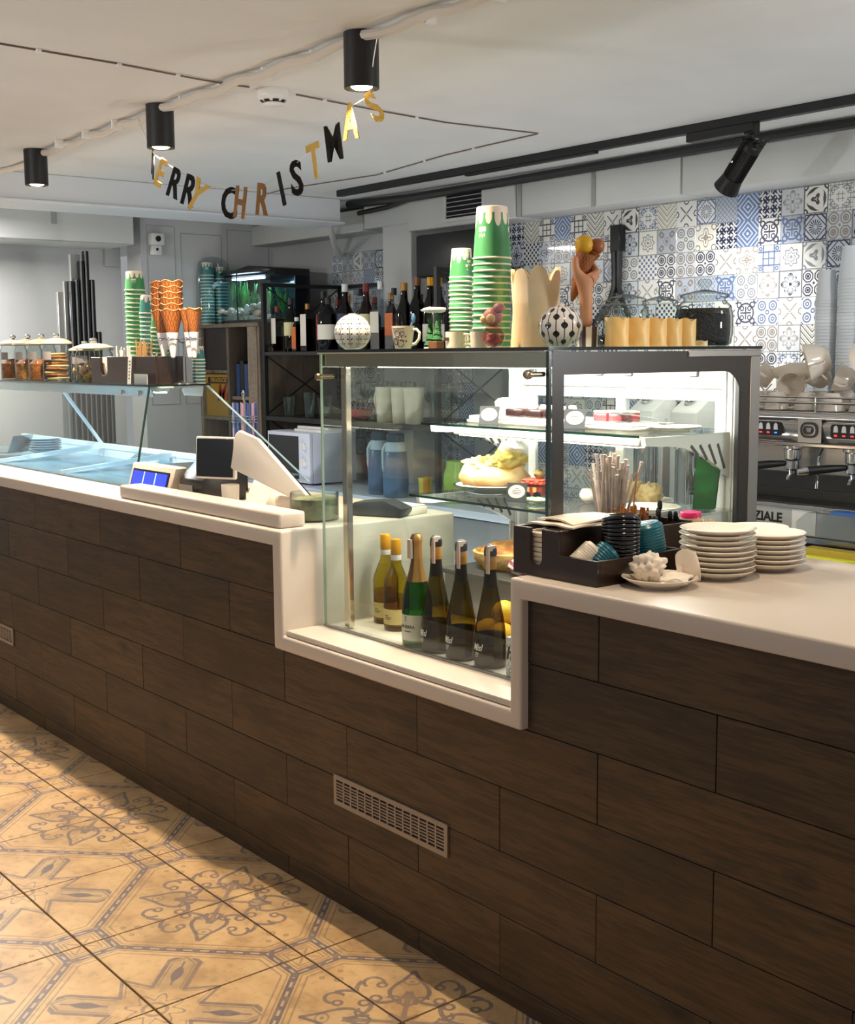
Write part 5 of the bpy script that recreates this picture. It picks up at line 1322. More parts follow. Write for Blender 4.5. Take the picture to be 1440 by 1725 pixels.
# oak cabinet with the aquarium
cb = wthing('oak_cabinet', 'grey oak cabinet with open compartments beside the rack', 'cabinet', (-3.42, 2.28, 0))
CX0, CX1, CY0, CY1, CT = -3.795, -3.035, 2.01, 2.585, 1.815
part(cb, 'side_panel', OAK, MB().box(CX1-.025,CY0,0,CX1,CY1,CT-.0255), .002); part(cb, 'side_panel', OAK, MB().box(CX0,CY0,0,CX0+.025,CY1,CT-.0255), .002)
part(cb, 'front_stile', OAK, MB().box(CX1-.135,CY0-.006,0,CX1-.0255,CY0+.018,CT-.0255), .002)
part(cb, 'upright', OAK, MB().box(-3.440,CY0,0,-3.415,CY1-.01,CT-.0255), .002)
part(cb, 'top_board', OAK, MB().box(CX0,CY0-.006,CT-.025,CX1,CY1,CT), .002)
part(cb, 'back_board', mat('oak_back','5c5246',.6), MB().box(CX0+.0255,CY1-.0095,0,CX1-.0255,CY1-.001,CT-.0255))
for z in (1.335,): part(cb, 'shelf_board', OAK, MB().box(-3.4145,CY0+.0185,z,CX1-.0255,CY1-.0105,z+.022), .001)
for z in (1.20,1.50): part(cb, 'shelf_board', OAK, MB().box(CX0+.0255,CY0+.01,z,-3.4405,CY1-.0105,z+.022), .001)
part(cb, 'dark_door', WENGE, MB().box(CX0+.026,CY0+.02,1.523,-3.441,CY0+.035,CT-.026), .001)
bk = mat('binder_blue','27406a',.5)
g = wthing('board_game_box', 'yellow flat box with dark title band and red lettering in the cabinet', 'box', (-3.62,2.05,1.2223))
part(g, 'carton', mat('box_yellow','a07a1c',.5), MB().box(-3.765,2.036,1.2225,-3.45,2.066,1.494), .001)
part(g, 'title_band', DARKIN, MB().box(-3.735,2.0348,1.435,-3.452,2.0358,1.475))
o = link('lettering', text_mesh('DREADEUCKE', .040, mat('title_yellow','c9a24a',.6), .0003, .85, 0), g); o.location = Vector((-3.595,2.0343,1.455))-g.location
o = link('lettering', text_mesh('Mo', .16, mat('script_red','7d1f1a',.5), .0004, .9, .002, .3), g); o.location = Vector((-3.53,2.0352,1.37))-g.location
for k in range(5): tag(MB().box(-3.395+k*.05,2.05,1.3572,-3.352+k*.05,2.2,1.56+.02*(k % 2)).build('binder', (bk, mat('binder_dark','1c1c22',.5))[k % 2], bevel=.001), ('blue','dark','blue','dark','blue')[k]+' binder number %s from the left in the cabinet' % ('one','two','three','four','five')[k], 'binder')
# aquarium
aq = wthing('aquarium', 'bow fronted aquarium with plants, pebbles and black hood on the cabinet', 'aquarium', (-3.36,2.25,CT))
AX0, AX1, AY0, AY1, AZ0, AZ1 = -3.665,-3.055,2.105,2.40,CT+.0005,2.155
def bow(z): return [(AX0+(AX1-AX0)*k/12, AY0+.0-.05*math.sin(PI*k/12)) for k in range(13)]
part(aq, 'base', BLACKP, MB().prism(bow(0)+[(AX1,AY1),(AX0,AY1)], AZ0, AZ0+.02))
part(aq, 'hood', BLACKP, MB().prism([(AX0-.003,AZ1-.05),(AX0,AZ1-.012),(-3.36,AZ1+.022),(AX1,AZ1-.008),(AX1+.003,AZ1-.05)], AY0+.03, AY1, 'y').prism(bow(0)+[(AX1,AY0+.04),(AX0,AY0+.04)], AZ1-.03, AZ1-.008), .003)
part(aq, 'side_frame', BLACKP, MB().box(AX1-.012,AY1-.11,AZ0+.02,AX1,AY1,AZ1-.05)); part(aq, 'side_frame', BLACKP, MB().box(AX0,AY1-.10,AZ0+.02,AX0+.012,AY1,AZ1-.05))
part(aq, 'back_wall', mat('aquarium_back','0d1f2e',.5), MB().box(AX0+.012,AY1-.012,AZ0+.02,AX1-.012,AY1-.004,AZ1-.05))
AG = glass('aquarium_glass','e2eef2')
gb = MB(); p0 = bow(0)
for k in range(12): gb.bar((p0[k][0],p0[k][1],0),(p0[k+1][0],p0[k+1][1],0),.004,.001)
gp = MB().ring(p0+[(AX1,AY1-.02),(AX0,AY1-.02)], [(x*.985-3.36*.015, y+.006) for x, y in p0]+[(AX1-.006,AY1-.025),(AX0+.006,AY1-.025)], AZ0+.0205, AZ1-.0505)
part(aq, 'glass', AG, gp, smooth=False)
part(aq, 'glass_joint', BLACKP, MB().tube([(-3.36,AY0-.052,AZ0+.02),(-3.36,AY0-.054,AZ0+.15),(-3.36,AY0-.052,AZ1-.03)], .004, 6))
WAT = mat('water_surface','6f93b6',.1); 
part(aq, 'light_tube', mat('aquarium_lamp','cfe4ff',.5,emit=18.), MB().box(AX0+.12,AY0+.02,AZ1-.062,AX1-.18,AY0+.08,AZ1-.053))
part(aq, 'gravel', mat('gravel','8a7e6a',.8,var=(60.,'d8cdb8')), MB().prism([(x*.97-3.36*.03, y+.012) for x, y in p0]+[(AX1-.014,AY1-.02),(AX0+.014,AY1-.02)], AZ0+.0205, AZ0+.05))
PLT = mat('water_plant','2f8a2c',.6,var=(20.,'1c5a1e')); rq = random.Random(8)
for k in range(20):
    x = AX0+.04+k*.0275; y = AY0+.06+rq.uniform(-.03,.11); b = MB(); hh = rq.uniform(.12,.23)
    for q in range(22):
        a = rq.uniform(0,6.28); L_ = rq.uniform(.3,1.)*hh; w = rq.uniform(.012,.035)
        b.bar((x,y,AZ0+.045+L_*.5),(x+w*math.cos(a),y+w*.7*math.sin(a),AZ0+.045+L_),.007,.002)
    b.tube([(x,y,AZ0+.045),(x+.008,y,AZ0+.045+hh)], .002, 5)
    part(aq, 'water_plant', PLT, b, smooth=False)
PEB = mat('pale_pebble','cfc4ad',.5,var=(30.,'8f8570'))
for k in range(18):
    x = AX0+.03+rq.random()*.5; part(aq, 'pebble', PEB, lump((x, AY0+rq.uniform(-.02,.03), AZ0+.055+rq.uniform(0,.03)*(k % 3)), rq.uniform(.014,.03), (1.2,1,.8), .3, 3., 10, 7, k))
part(aq, 'shell', PORC, MB().ball((-3.30,AY0-.02,AZ0+.085), .032, 12, 9, (1,.5,1)))
pl_ = bpy.data.lights.new('aquarium_light','AREA'); pl_.shape='RECTANGLE'; pl_.size=.4; pl_.size_y=.08; pl_.energy=1.1; pl_.color=(.75,.88,1)
lo = bpy.data.objects.new('aquarium_light', pl_); COL.objects.link(lo); lo.parent = aq; lo.location = Vector((-3.38,AY0+.08,AZ1-.066))-Vector(aq.location)
# bagged teal cups on the cabinet
random.seed(21)
cup_stack((-3.749,2.058,CT+.001), .046, .085, 16, .021, CUPT, 'bagged teal', 'left cup stack in the plastic bag', 'cups in the left bagged stack', 3.)
cup_stack((-3.738,2.150,CT+.001), .042, .08, 15, .021, CUPT, 'bagged teal', 'right cup stack in the plastic bag', 'cups in the right bagged stack', 3.)
tag(MB().lathe([(.0,-.001),(.10,-.001),(.112,.05),(.108,.30),(.095,.40),(.05,.43),(0,.44)], 20, cap=False).build('plastic_bag', CLEARP, loc=(-3.742,2.10,CT+.001)), 'clear plastic bag around the two teal cup stacks on the cabinet', 'bag'); bpy.data.objects['plastic_bag'].scale = (.55,1.15,1)
# microwave and trays
mw = wthing('microwave', 'white microwave oven with two knobs on the back counter under the rack', 'microwave', (-2.60,2.1,ZC))
MX0, MX1, MY0, MY1, MZ0, MZ1 = -2.825,-2.37,1.925,2.25,ZC+.008,1.170
MWW = mat('microwave_white','d3d6e2',.35)
part(mw, 'body', MWW, MB().box(MX0,MY0+.022,MZ0,MX1,MY1,MZ1), .006, 2)
part(mw, 'front', MWW, MB().box(MX0,MY0,MZ0+.002,MX1,MY0+.0215,MZ1-.002), .004, 2)
part(mw, 'door_glass', mat('microwave_black','0c0c10',.1,coat=.5), MB().box(MX0+.016,MY0-.003,MZ0+.022,MX1-.115,MY0-.0002,MZ1-.022), .003)
for z in (1.095,1.0): part(mw, 'knob', WPLAST, MB().lathe([(.024,0),(.022,.014),(.0,.015)], 18).xf(Matrix.Translation((MX1-.055,MY0-.0002,z)) @ Matrix.Rotation(PI/2,4,'X')).box(MX1-.059,MY0-.024,z-.022,MX1-.051,MY0-.012,z+.022))
for x in (MX0+.04,MX1-.04): part(mw, 'foot', BLACKP, MB().box(x-.015,MY0+.05,ZC,x+.015,MY1-.05,MZ0-.0002))
tag(MB().box(-2.62,1.98,1.1702,-2.30,2.2,1.187).build('tray', WPLAST, bevel=.004), 'lower white plastic tray on the microwave', 'tray'); tag(MB().box(-2.60,1.99,1.1874,-2.28,2.21,1.204).build('tray', WPLAST, bevel=.004), 'upper white plastic tray on the microwave', 'tray')

# bottles on the rack
ZB = 1.6345
def simple_bottle(lab, x, y, r, h, gm, cap, label_m=None, lz=(.12,.5), neck=.014, sh=.62, square=False, fillm=None, fz=.5):
    g = thing('liquor_bottle', lab, 'bottle', (x, y, ZB), rad(45) if square else 0)
    n = 4 if square else 20
    rr = r*1.25 if square else r
    MB().lathe([(rr*.96,0),(rr,.004),(rr,h*sh),(rr*.8,h*(sh+.06)),(neck*1.2,h*(sh+.17)),(neck,h*.9),(neck,h*.92)], n, cap=False).build('glass_body', gm, g, smooth=not square)
    MB().lathe([(neck*1.12,h*.885),(neck*1.12,h),(0,h)], 14, cap=True).build('cap', cap, g)
    if fillm: MB().lathe([(0,.006),(rr*.93,.006),(rr*.93,h*fz),(0,h*fz)], n, cap=False).build('liquor', fillm, g, smooth=not square)
    if label_m:
        if square: MB().box(-r*.82,-.001,h*lz[0],r*.82,.001,h*lz[1]).xf(Matrix.Rotation(rad(-45),4,'Z') @ Matrix.Translation((0,-rr*.7071-.001,0))).build('label', label_m, g)
        else: MB().lathe([(rr+.0008,h*lz[0]),(rr+.0008,h*lz[1])], 14, a0=rad(-140), a1=rad(0), cap=False).build('label', label_m, g)
    return g
RL = mat('red_label','a3232c',.5); BLKC = mat('black_capsule','100f10',.35); GOLDC = mat('gold_capsule','a87a3a',.35,.6); ORL = mat('orange_label','cf6a2c',.5); YLL = mat('yellow_label','d8cf9a',.6); PKL = mat('pink_label','c85a6a',.5); WCAP = mat('white_cap','e2e0da',.4); REDC2 = mat('red_cap','7c1c1c',.4)
CLR = glass('clear_bottle_glass','eef2f2',ior=1.5); RUM = glass('amber_liquor','9a5a28',ior=1.35); REDL = glass('red_liquor','7d2a22',ior=1.35)
spec = [
 ('white and pink boxed bottle, leftmost on the rack',-2.915,.030,.27,CLR,REDC2,WHT,(.18,.74),True),
 ('dark cream liqueur bottle with tan oval label',-2.785,.043,.315,DKG,BLKC,YLL,(.30,.55),False),
 ('slim bottle with orange and white label beside the cream liqueur',-2.668,.026,.20,DKG,WCAP,ORL,(.08,.72),True),
 ('square dark green bottle with white label and gold cap',-2.579,.036,.275,glass('dark_green_glass','23351c'),GOLDC,WHT,(.12,.78),True),
 ('red liquor bottle with red label and dark cap',-2.436,.043,.34,REDG,BLKC,RL,(.18,.62),False),
 ('round dark bottle with pale round label',-2.340,.062,.30,DKG,BLKC,WHT,(.22,.50),False),
 ('tall red aperitif bottle with dark blue label',-2.198,.046,.37,REDG,WCAP,mat('navy_label','20284a',.5),(.40,.56),False),
 ('clear glass carafe bottle with dark stopper',-2.073,.038,.34,CLR,BLKC,None,None,False),
 ('whisky bottle with cream label and dark red cap',-1.971,.042,.36,AMBERG,REDC2,YLL,(.22,.55),False),
 ('whisky bottle with white label and silver neck',-1.868,.045,.37,CLR,WCAP,WHT,(.26,.56),True),
 ('whisky bottle with orange label and red seal',-1.765,.042,.33,CLR,BLKC,ORL,(.24,.60),True),
 ('dark sparkling wine bottle with copper neck, right of the whiskies',-1.632,.042,.35,DKG,GOLDC,None,None,False),
 ('sparkling wine bottle with long brown foil neck',-1.545,.045,.375,DKG,FOIL,None,None,False),
 ('dark wine bottle with yellow capsule',-1.455,.042,.37,DKG,YCAP,WHT,(.12,.36),False),
 ('second dark wine bottle with yellow capsule, by the rack post',-1.345,.042,.36,DKG,YCAP,WHT,(.12,.36),False)]
for i, (lab, x, r, h, gm, cap, lm, lz, sq) in enumerate(spec):
    fm = RUM if lm in (ORL, WHT) and gm is CLR else None
    simple_bottle(lab, x, 2.065+.02*math.sin(i*2.1), r, h, gm, cap, lm, lz or (.1,.2), .016 if not sq else .013, .58 if h > .3 else .68, sq, fm, .34)
for i in range(11):
    x = -2.86+i*.135
    simple_bottle(ORD[i].replace('lowest','first')+' bottle from the left in the rear row on the rack', x, 2.36+.02*(i % 2), .038, .29+.04*((i*7) % 3)/2, (DKG, REDG, AMBERG, CLR)[i % 4], (BLKC, REDC2, GOLDC)[i % 3], (None, WHT, RL)[i % 3], (.2,.5))['group'] = 'rear row of bottles on the rack'
# labels with lettering that can be read
for nm, lab, body, hh, zz, m_ in (('a','',None,0,0,None),): pass
# lower rack shelf: glasses, mugs, bowl
ZL = 1.2503
def wine_glass(lab, x, y, r, h, grp):
    g = thing('wine_glass', lab, 'glass', (x, y, ZL), 0, grp)
    MB().lathe([(0,.001),(r*.85,.001),(r*.8,.004),(.004,.010),(.0035,h*.42),(r*.45,h*.48),(r*.95,h*.66),(r,h*.78),(r*.78,h),(r*.77,h),(r*.98,h*.78),(r*.9,h*.66),(r*.4,h*.50),(0,h*.47)], 20, cap=False).build('glass_body', JAR, g)
for i in range(9): wine_glass(ORD[i].replace('lowest','first')+' stemmed glass from the left, row on the lower rack shelf', -2.33+i*.105, 2.30+.05*(i % 2), .036, .21, 'wine glasses on the lower rack shelf')
wine_glass('stemmed wine glass in front of the red bowl', -1.99, 2.08, .036, .2, None)
for i, (x, y, r, h) in enumerate(((-2.87,2.12,.036,.10),(-2.79,2.06,.040,.115),(-2.70,2.14,.036,.11),(-2.60,2.08,.037,.145),(-2.50,2.13,.036,.13),(-2.42,2.06,.038,.12))):
    g = thing('tumbler', ORD[i].replace('lowest','first')+' clear tumbler from the left end of the lower rack shelf', 'glass', (x, y, ZL), 0, 'tumblers at the left of the rack')
    MB().lathe([(0,.003),(r*.72,.003),(r*.74,0),(r,h),(r*.95,h),(r*.68,.01),(0,.009)], 20, cap=False).build('glass_body', JAR, g)
g = thing('red_bowl', 'red glass bowl on the lower rack shelf behind the case', 'bowl', (-2.10,2.10,ZL)); MB().lathe([(.03,0),(.06,.02),(.066,.06),(.062,.06),(.055,.02),(0,.008)], 24, cap=False).build('body', mat('bowl_red','a8202a',.2,coat=.5), g)
for i, (x, lab, hd) in enumerate(((-1.835,'tall cream mug with curved handle on the lower rack shelf',1),(-1.695,'second tall cream mug on the lower rack shelf',0),(-1.585,'third tall mug, half behind the rack post',0))):
    g = thing('tall_mug', lab, 'mug', (x,2.07,ZL), 0)
    MB().lathe([(.046,0),(.048,.003),(.056,.19),(.052,.19),(.045,.01),(0,.008)], 24, cap=False).build('body', mat('mug_ivory','d9d3bd',.35), g)
    if hd: MB().tube([(-.052,0,.16),(-.085,0,.165),(-.10,0,.13),(-.09,0,.08),(-.068,0,.05),(-.048,0,.045)], .007, 8).build('handle', PORC, g)
g = thing('glass_pitcher', 'ribbed glass pitcher at the right end of the rack shelf', 'pitcher', (-1.42,2.12,ZL)); MB().lathe([(0,.004),(.05,.004),(.055,0),(.062,.19),(.058,.19),(.05,.01)], 24, cap=False).build('glass_body', JAR, g)
# on the back counter, seen through the pastry case
for i, (x, y, lab) in enumerate(((-1.775,1.985,'left blue insulated jug with arched handle'),(-1.60,1.955,'right blue insulated jug with arched handle'))):
    g = thing('insulated_jug', lab, 'jug', (x, y, ZC))
    BJ = mat('jug_blue','3f5f80',.35)
    MB().lathe([(.062,0),(.066,.004),(.068,.12),(.058,.235),(.054,.24)], 28).build('body', BJ, g); MB().lathe([(.055,.2405),(.052,.285),(.049,.29),(0,.29)], 28).build('collar', mat('jug_pale','9fb4bf',.35), g)
    MB().lathe([(.046,.2905),(.048,.325),(.04,.335),(0,.335)], 24).build('lid', mat('jug_lid','26384a',.35), g)
    MB().tube([(-.05,0,.275),(-.085,0,.27),(-.108,0,.235),(-.105,0,.16),(-.095,0,.12)], .011, 8).build('handle', mat('jug_handle','a9bcc2',.35), g)
def lemonprint(t, u, v, w): return mixc(t, v < .5, mixc(t, (u*3).fract() < .5, '2f6b45', '1f5a3c'), mixc(t, (u*3).fract() < .5, 'd99a22', 'd8cf5a'))
g = thing('lemon_cup', 'green cup with orange and lemon print on a saucer', 'cup', (-1.43,2.02,ZC)); MB().lathe([(.034,.006),(.038,.11),(.035,.11),(.031,.012),(0,.012)], 24, cap=False).build('body', uv_mat('lemon_print', lemonprint, .4), g); MB().lathe([(0,0),(.035,0),(.056,.006),(.0,.0055)], 24, cap=False).build('saucer', PORC, g)
g = thing('green_jug', 'pale green glass jug behind the cream cake', 'jug', (-1.20,2.03,ZC)); MB().lathe([(.055,0),(.062,.01),(.062,.14),(.05,.175),(.046,.205),(.05,.21)], 24, cap=False).lathe([(0,.003),(.055,.003)],24,cap=False).build('body', mat('jug_green','8fb24a',.25,var=(8.,'a9c668')), g); MB().tube([(.06,0,.18),(.10,0,.16),(.10,0,.07),(.06,0,.05)], .008, 8).build('handle', mat('jug_green2','9dbb5a',.3), g)
for i, (x, y, hh, rr, lab) in enumerate(((-.085,2.2,.335,.060,'left steel canister on the back counter, seen through the case'),(.150,2.2,.335,.060,'right steel canister on the back counter, with handle of a ladle'))):
    g = thing('steel_canister', lab, 'canister', (x, y, ZC)); MB().lathe([(rr,0),(rr,hh),(rr*1.08,hh+.003),(rr*1.06,hh+.010),(rr*.95,hh+.004),(rr*.95,.01),(0,.01)], 32, cap=False).lathe([(0,.0005),(rr,.0005)], 24, cap=False).build('body', CHROME, g)
    if i: MB().bar((.02,0,.05),(.055,.01,.42),.012,.004).build('ladle', STEEL, g)
def whitebox(x, lab):
    g = wthing('white_dispenser', lab, 'dispenser', (x,2.44,ZC))
    part(g, 'body', WPLAST, MB().prism([(2.36,ZC+.001),(2.52,ZC+.001),(2.52,1.42),(2.47,1.42),(2.36,1.35)], x-.075, x+.075, 'x'), .006, 2); part(g, 'dome', CHROME, MB().ball((x-.01,2.42,1.398), .026, 14, 9, (1,1,.9)))
whitebox(-.27,'left white dispenser with chrome knob before the tiled wall'); whitebox(-.02,'right white dispenser with chrome knob before the tiled wall')
g = thing('cutlery_bin', 'steel bin of spoons on the back counter behind the green menu', 'bin', (.28,2.12,ZC)); MB().lathe([(.045,0),(.05,.16),(.047,.16),(.042,.006),(0,.006)], 24, cap=False).build('body', CHROME, g)
for k in range(9): MB().bar((.02*math.cos(k),.02*math.sin(k),.02),(.045*math.cos(k*1.3),.045*math.sin(k*1.3),.25+.012*(k % 3)),.008,.002).build('spoon', CHROME, g)

# ------------------------------------------------------------------ rear wall: screen, vent, pipe, black tongs
sc = wthing('black_screen', 'black wall screen below the soffit left of the tiled wall', 'screen', (-1.65,2.38,2.15))
part(sc, 'housing', BLACKP, MB().box(-1.905,2.34,2.03,-1.38,2.41,2.262), .012, 2); part(sc, 'bracket', BLACK, MB().box(-1.66,2.4102,2.10,-1.60,2.599,2.16)); part(sc, 'cable', BLACK, MB().tube([(-1.5,2.38,2.03),(-1.49,2.39,1.95),(-1.5,2.5,1.8),(-1.5,2.58,1.66)], .008, 6))
av = wthing('air_vent', 'white framed air vent with dark louvres in the soffit box', 'vent', (-1.56,2.405,2.40))
vx0, vx1, vz0, vz1 = -1.735,-1.395,2.318,2.480
part(av, 'frame', WHITE, MB().ring([(vx0,vz0),(vx1,vz0),(vx1,vz1),(vx0,vz1)], [(vx0+.022,vz0+.020),(vx1-.022,vz0+.020),(vx1-.022,vz1-.020),(vx0+.022,vz1-.020)], 2.396, 2.4046, 'y'), .001)
part(av, 'backing', DARKIN, MB().box(vx0+.02,2.4030,vz0+.018,vx1-.02,2.4042,vz1-.018))
for k in range(5): part(av, 'louvre', mat('louvre_grey','aeb0ae',.5), MB().bar((vx0+.021,2.400,vz0+.033+k*.0235),(vx1-.021,2.400,vz0+.033+k*.0235),.005,.004))
pw = wthing('white_pipe', 'white diagonal pipe running down from the soffit to the rear wall', 'pipe', (-2.9,2.45,2.28))
part(pw, 'tube', WPLAST, MB().tube([(-2.70,2.30,2.40),(-2.72,2.33,2.37),(-2.86,2.46,2.28),(-2.94,2.55,2.225),(-2.95,2.60,2.22)], .019, 10))
tg = wthing('black_tongs', 'long black tongs hanging on the tiled wall between hand and jars', 'tongs', (-.62,2.56,1.8))
HB = mat('tongs_black','121212',.35)
def wl(px, pz, y=2.565): return (px, y, pz)
part(tg, 'handle', HB, MB().box(-.648,2.545,2.10,-.585,2.592,2.225), .004)
part(tg, 'arm', HB, MB().tube([wl(-.632,2.10),wl(-.628,2.0),wl(-.628,1.93),wl(-.655,1.86),wl(-.72,1.79),wl(-.77,1.75)], [.018,.017,.017,.018,.018,.012], 8))
part(tg, 'arm', HB, MB().tube([wl(-.602,2.10),wl(-.602,2.0),wl(-.602,1.93),wl(-.585,1.87),wl(-.555,1.82),wl(-.53,1.78)], [.015,.014,.014,.014,.013,.010], 8))

# ------------------------------------------------------------------ left wall: steel tube stack, camera, switch box
sk_ = wthing('steel_tube_stack', 'tall stack of upright steel tubes on a rack against the left wall', 'rack', (-3.43,1.06,1.093))
TD = mat('tube_dark','2e2f33',.25,.8); TS = mat('tube_bright','a9a9a6',.25,.9)
for i, (y, z1) in enumerate(((.985,2.05),(1.020,2.06),(1.053,2.165),(1.083,2.225),(1.114,2.06),(1.145,1.76),(1.178,1.50),(1.210,1.46))):
    part(sk_, 'tube', TD, MB().box(-3.44,y-.015,1.10,-3.405,y+.015,z1), .004); part(sk_, 'edge', TS, MB().box(-3.4045,y-.014,1.10,-3.397,y-.006,z1-.002))
    part(sk_, 'joint', STEEL, MB().box(-3.4046,y-.0055,1.55+.1*(i % 2),-3.400,y+.015,1.57+.1*(i % 2)))
PG = mat('plate_grey','8d8c88',.4,.3)
part(sk_, 'side_plate', PG, MB().box(-3.50,.925,1.10,-3.47,.972,1.99), .003); part(sk_, 'side_plate', PG, MB().box(-3.469,.955,1.10,-3.445,.985,2.05), .003); part(sk_, 'side_plate', PG, MB().box(-3.4695,1.0,1.10,-3.4455,1.06,2.205), .003)
part(sk_, 'shelf', STEEL, MB().box(-3.52,.90,1.08,-3.38,1.24,1.0995))
cm_ = wthing('security_camera', 'small white security camera on the left wall', 'camera', (-3.74,1.70,2.34))
part(cm_, 'body', WPLAST, MB().box(-3.79,1.665,2.31,-3.735,1.755,2.385).box(-3.79,1.675,2.25,-3.75,1.745,2.3095), .008, 2)
part(cm_, 'lens', BLACKP, MB().lathe([(0,0),(.018,0),(.018,.006),(.012,.008),(0,.004)], 18).xf(Matrix.Translation((-3.735,1.71,2.35)) @ Matrix.Rotation(PI/2,4,'Y'))); part(cm_, 'sensor', BLACKP, MB().ball((-3.751,1.71,2.285), .010, 10, 7, (.5,1,1)))
sb = wthing('switch_box', 'white switch box on the recessed left wall', 'switch', (-4.09,1.55,2.22)); part(sb, 'cover', mat('switch_grey','b4b4b2',.5), MB().box(-4.1,1.50,2.19,-4.06,1.60,2.33), .006, 2)
sd = tag(MB().box(-3.6995,1.00,2.40,-3.6965,1.035,2.4995).build('perforated_strap', MATS['galvanised']), 'punched metal strap on the far left soffit box', 'strap', 'straps on the soffit')

# ------------------------------------------------------------------ till area on the low counter
ZK = 1.0932
LCD = None
m, t, b_ = new_mat('lcd_blue'); b_.inputs['Base Color'].default_value = (.01,.02,.3,1); b_.inputs['Emission Color'].default_value = (.02,.05,1,1); b_.inputs['Emission Strength'].default_value = 1.6; LCD = m
m, t, b_ = new_mat('lcd_cyan'); b_.inputs['Emission Color'].default_value = (.1,.8,1,1); b_.inputs['Emission Strength'].default_value = 1.2; LCDC = m
scl = wthing('price_scale', 'shop scale with three blue lit display windows behind the raised ledge', 'scale', (-.72,.17,ZK))
part(scl, 'housing', mat('scale_beige','cfc4b4',.4), MB().prism([(.118,ZK),(.20,ZK),(.20,1.205),(.15,1.205)], -.915, -.565, 'x'), .004)
tl = Matrix.Translation((-.74,.134,1.150)) @ Matrix.Rotation(rad(-16),4,'X')
part(scl, 'display_panel', BLACKP, MB().box(-.150,-.004,-.034,.150,-.0005,.036).xf(tl))
for k in range(3): part(scl, 'lcd_window', LCD, MB().box(-.140+k*.096,-.0055,-.026,-.052+k*.096,-.0042,.028).xf(tl))
for k in (0,1): part(scl, 'lcd_bar', LCDC, MB().box(-.052+k*.096+.001,-.0056,-.026,-.052+k*.096+.007,-.0044,.028).xf(tl))
part(scl, 'platform', STEEL, MB().box(-.95,.21,1.180,-.55,.50,1.188), .003); part(scl, 'base', BLACKP, MB().box(-.90,.215,ZK,-.60,.48,1.179), .004)
pr_ = wthing('receipt_printer', 'dark receipt printer beside the scale', 'printer', (-.43,.22,ZK))
part(pr_, 'body', mat('printer_black','18181a',.35), MB().prism([(.15,ZK+.001),(.33,ZK+.001),(.33,1.225),(.22,1.235),(.15,1.17)], -.535, -.36, 'x'), .006, 2); part(pr_, 'panel', mat('printer_grey','8d8982',.4), MB().prism([(.149,1.105),(.1485,1.150),(.1465,1.150),(.147,1.105)], -.53, -.43, 'x')); part(pr_, 'paper_slot', DARKIN, MB().box(-.42,.1475,1.10,-.395,.1495,1.14))
ps = wthing('pos_terminal', 'white till terminal with small customer screen and large tilted touch screen', 'till', (-.12,.30,ZK))
WPO = mat('till_white','eae2d6',.35)
c2 = Matrix.Translation((-.262,.150,1.262)) @ Matrix.Rotation(rad(26),4,'Z') @ Matrix.Rotation(rad(-4),4,'X')
part(ps, 'customer_screen', WPO, MB().box(-.084,-.0,-.074,.084,.018,.074).xf(c2), .006, 2)
part(ps, 'screen_glass', mat('screen_black','0d0e0a',.12,coat=.4), MB().box(-.077,-.003,-.067,.077,-.0002,.067).xf(c2), .002)
part(ps, 'stand', WPO, MB().prism([(.20,ZK),(.45,ZK),(.40,ZK+.02),(.345,1.20),(.295,1.225),(.25,1.16),(.23,ZK+.02)], -.20, -.06, 'x'), .008, 2)
q3 = [(-.245,.21,1.335),(-.085,.17,1.335),(.265,.30,1.195),(.10,.36,1.170)]
# large screen: a slab leaning back, seen from behind
mB = Matrix.Translation((.02,.255,1.260)) @ Matrix.Rotation(rad(28),4,'Z') @ Matrix.Rotation(rad(23.),4,'Y') 
part(ps, 'touch_screen', WPO, MB().prism([(-.20,-.062),(.20,-.075),(.205,-.06),(-.10,.075),(-.19,.078),(-.205,.06)], -.0, .02, 'y').xf(Matrix.Translation((.045,.20,1.240)) @ Matrix.Rotation(rad(14),4,'Z') @ Matrix.Rotation(rad(15),4,'Y')), .006, 2)
part(ps, 'screen_front', BLACKP, MB().prism([(-.195,-.058),(.20,-.071),(.201,-.058),(-.10,.071),(-.185,.073)], .0205, .024, 'y').xf(Matrix.Translation((.045,.20,1.240)) @ Matrix.Rotation(rad(14),4,'Z') @ Matrix.Rotation(rad(15),4,'Y')))
for k in range(3): part(ps, 'cable', BLACKP, MB().tube([(.02+k*.02,.27,1.17),(.05+k*.02,.26,1.13),(.03+k*.03,.28,1.10)], .004, 6))
g = thing('white_cup', 'small white cup before the till terminal', 'cup', (-.14,.118+.02,ZK)); MB().lathe([(.026,0),(.028,.003),(.031,.085),(.028,.085),(.025,.006),(0,.005)], 24, cap=False).build('body', mat('cup_matt_white','dcd6cc',.5), g)
for k, (x, y) in enumerate(((.03,.27),(.075,.25),(.12,.29))):
    g = thing('paper_roll', ('left','middle','right')[k]+' roll of clear wrapped till paper behind the ledge', 'roll', (x, y, ZK+.031), rad(20)); MB().lathe([(.010,-.04),(.030,-.04),(.030,.04),(.010,.04),(.010,-.04)], 20, cap=False).xf(Matrix.Rotation(PI/2,4,'Y')).build('roll', mat('roll_cream','d9cfbe',.35,coat=.4), g)
tag(MB().box(.155,.12,ZK,.215,.17,ZK+.022).build('yellow_tin', mat('tin_yellow','cdb13a',.4), bevel=.003), 'little yellow and black tin behind the ledge end', 'tin')
g = thing('tip_bowl', 'round glass bowl with green banknotes beside the case', 'bowl', (.285,.20,ZK))
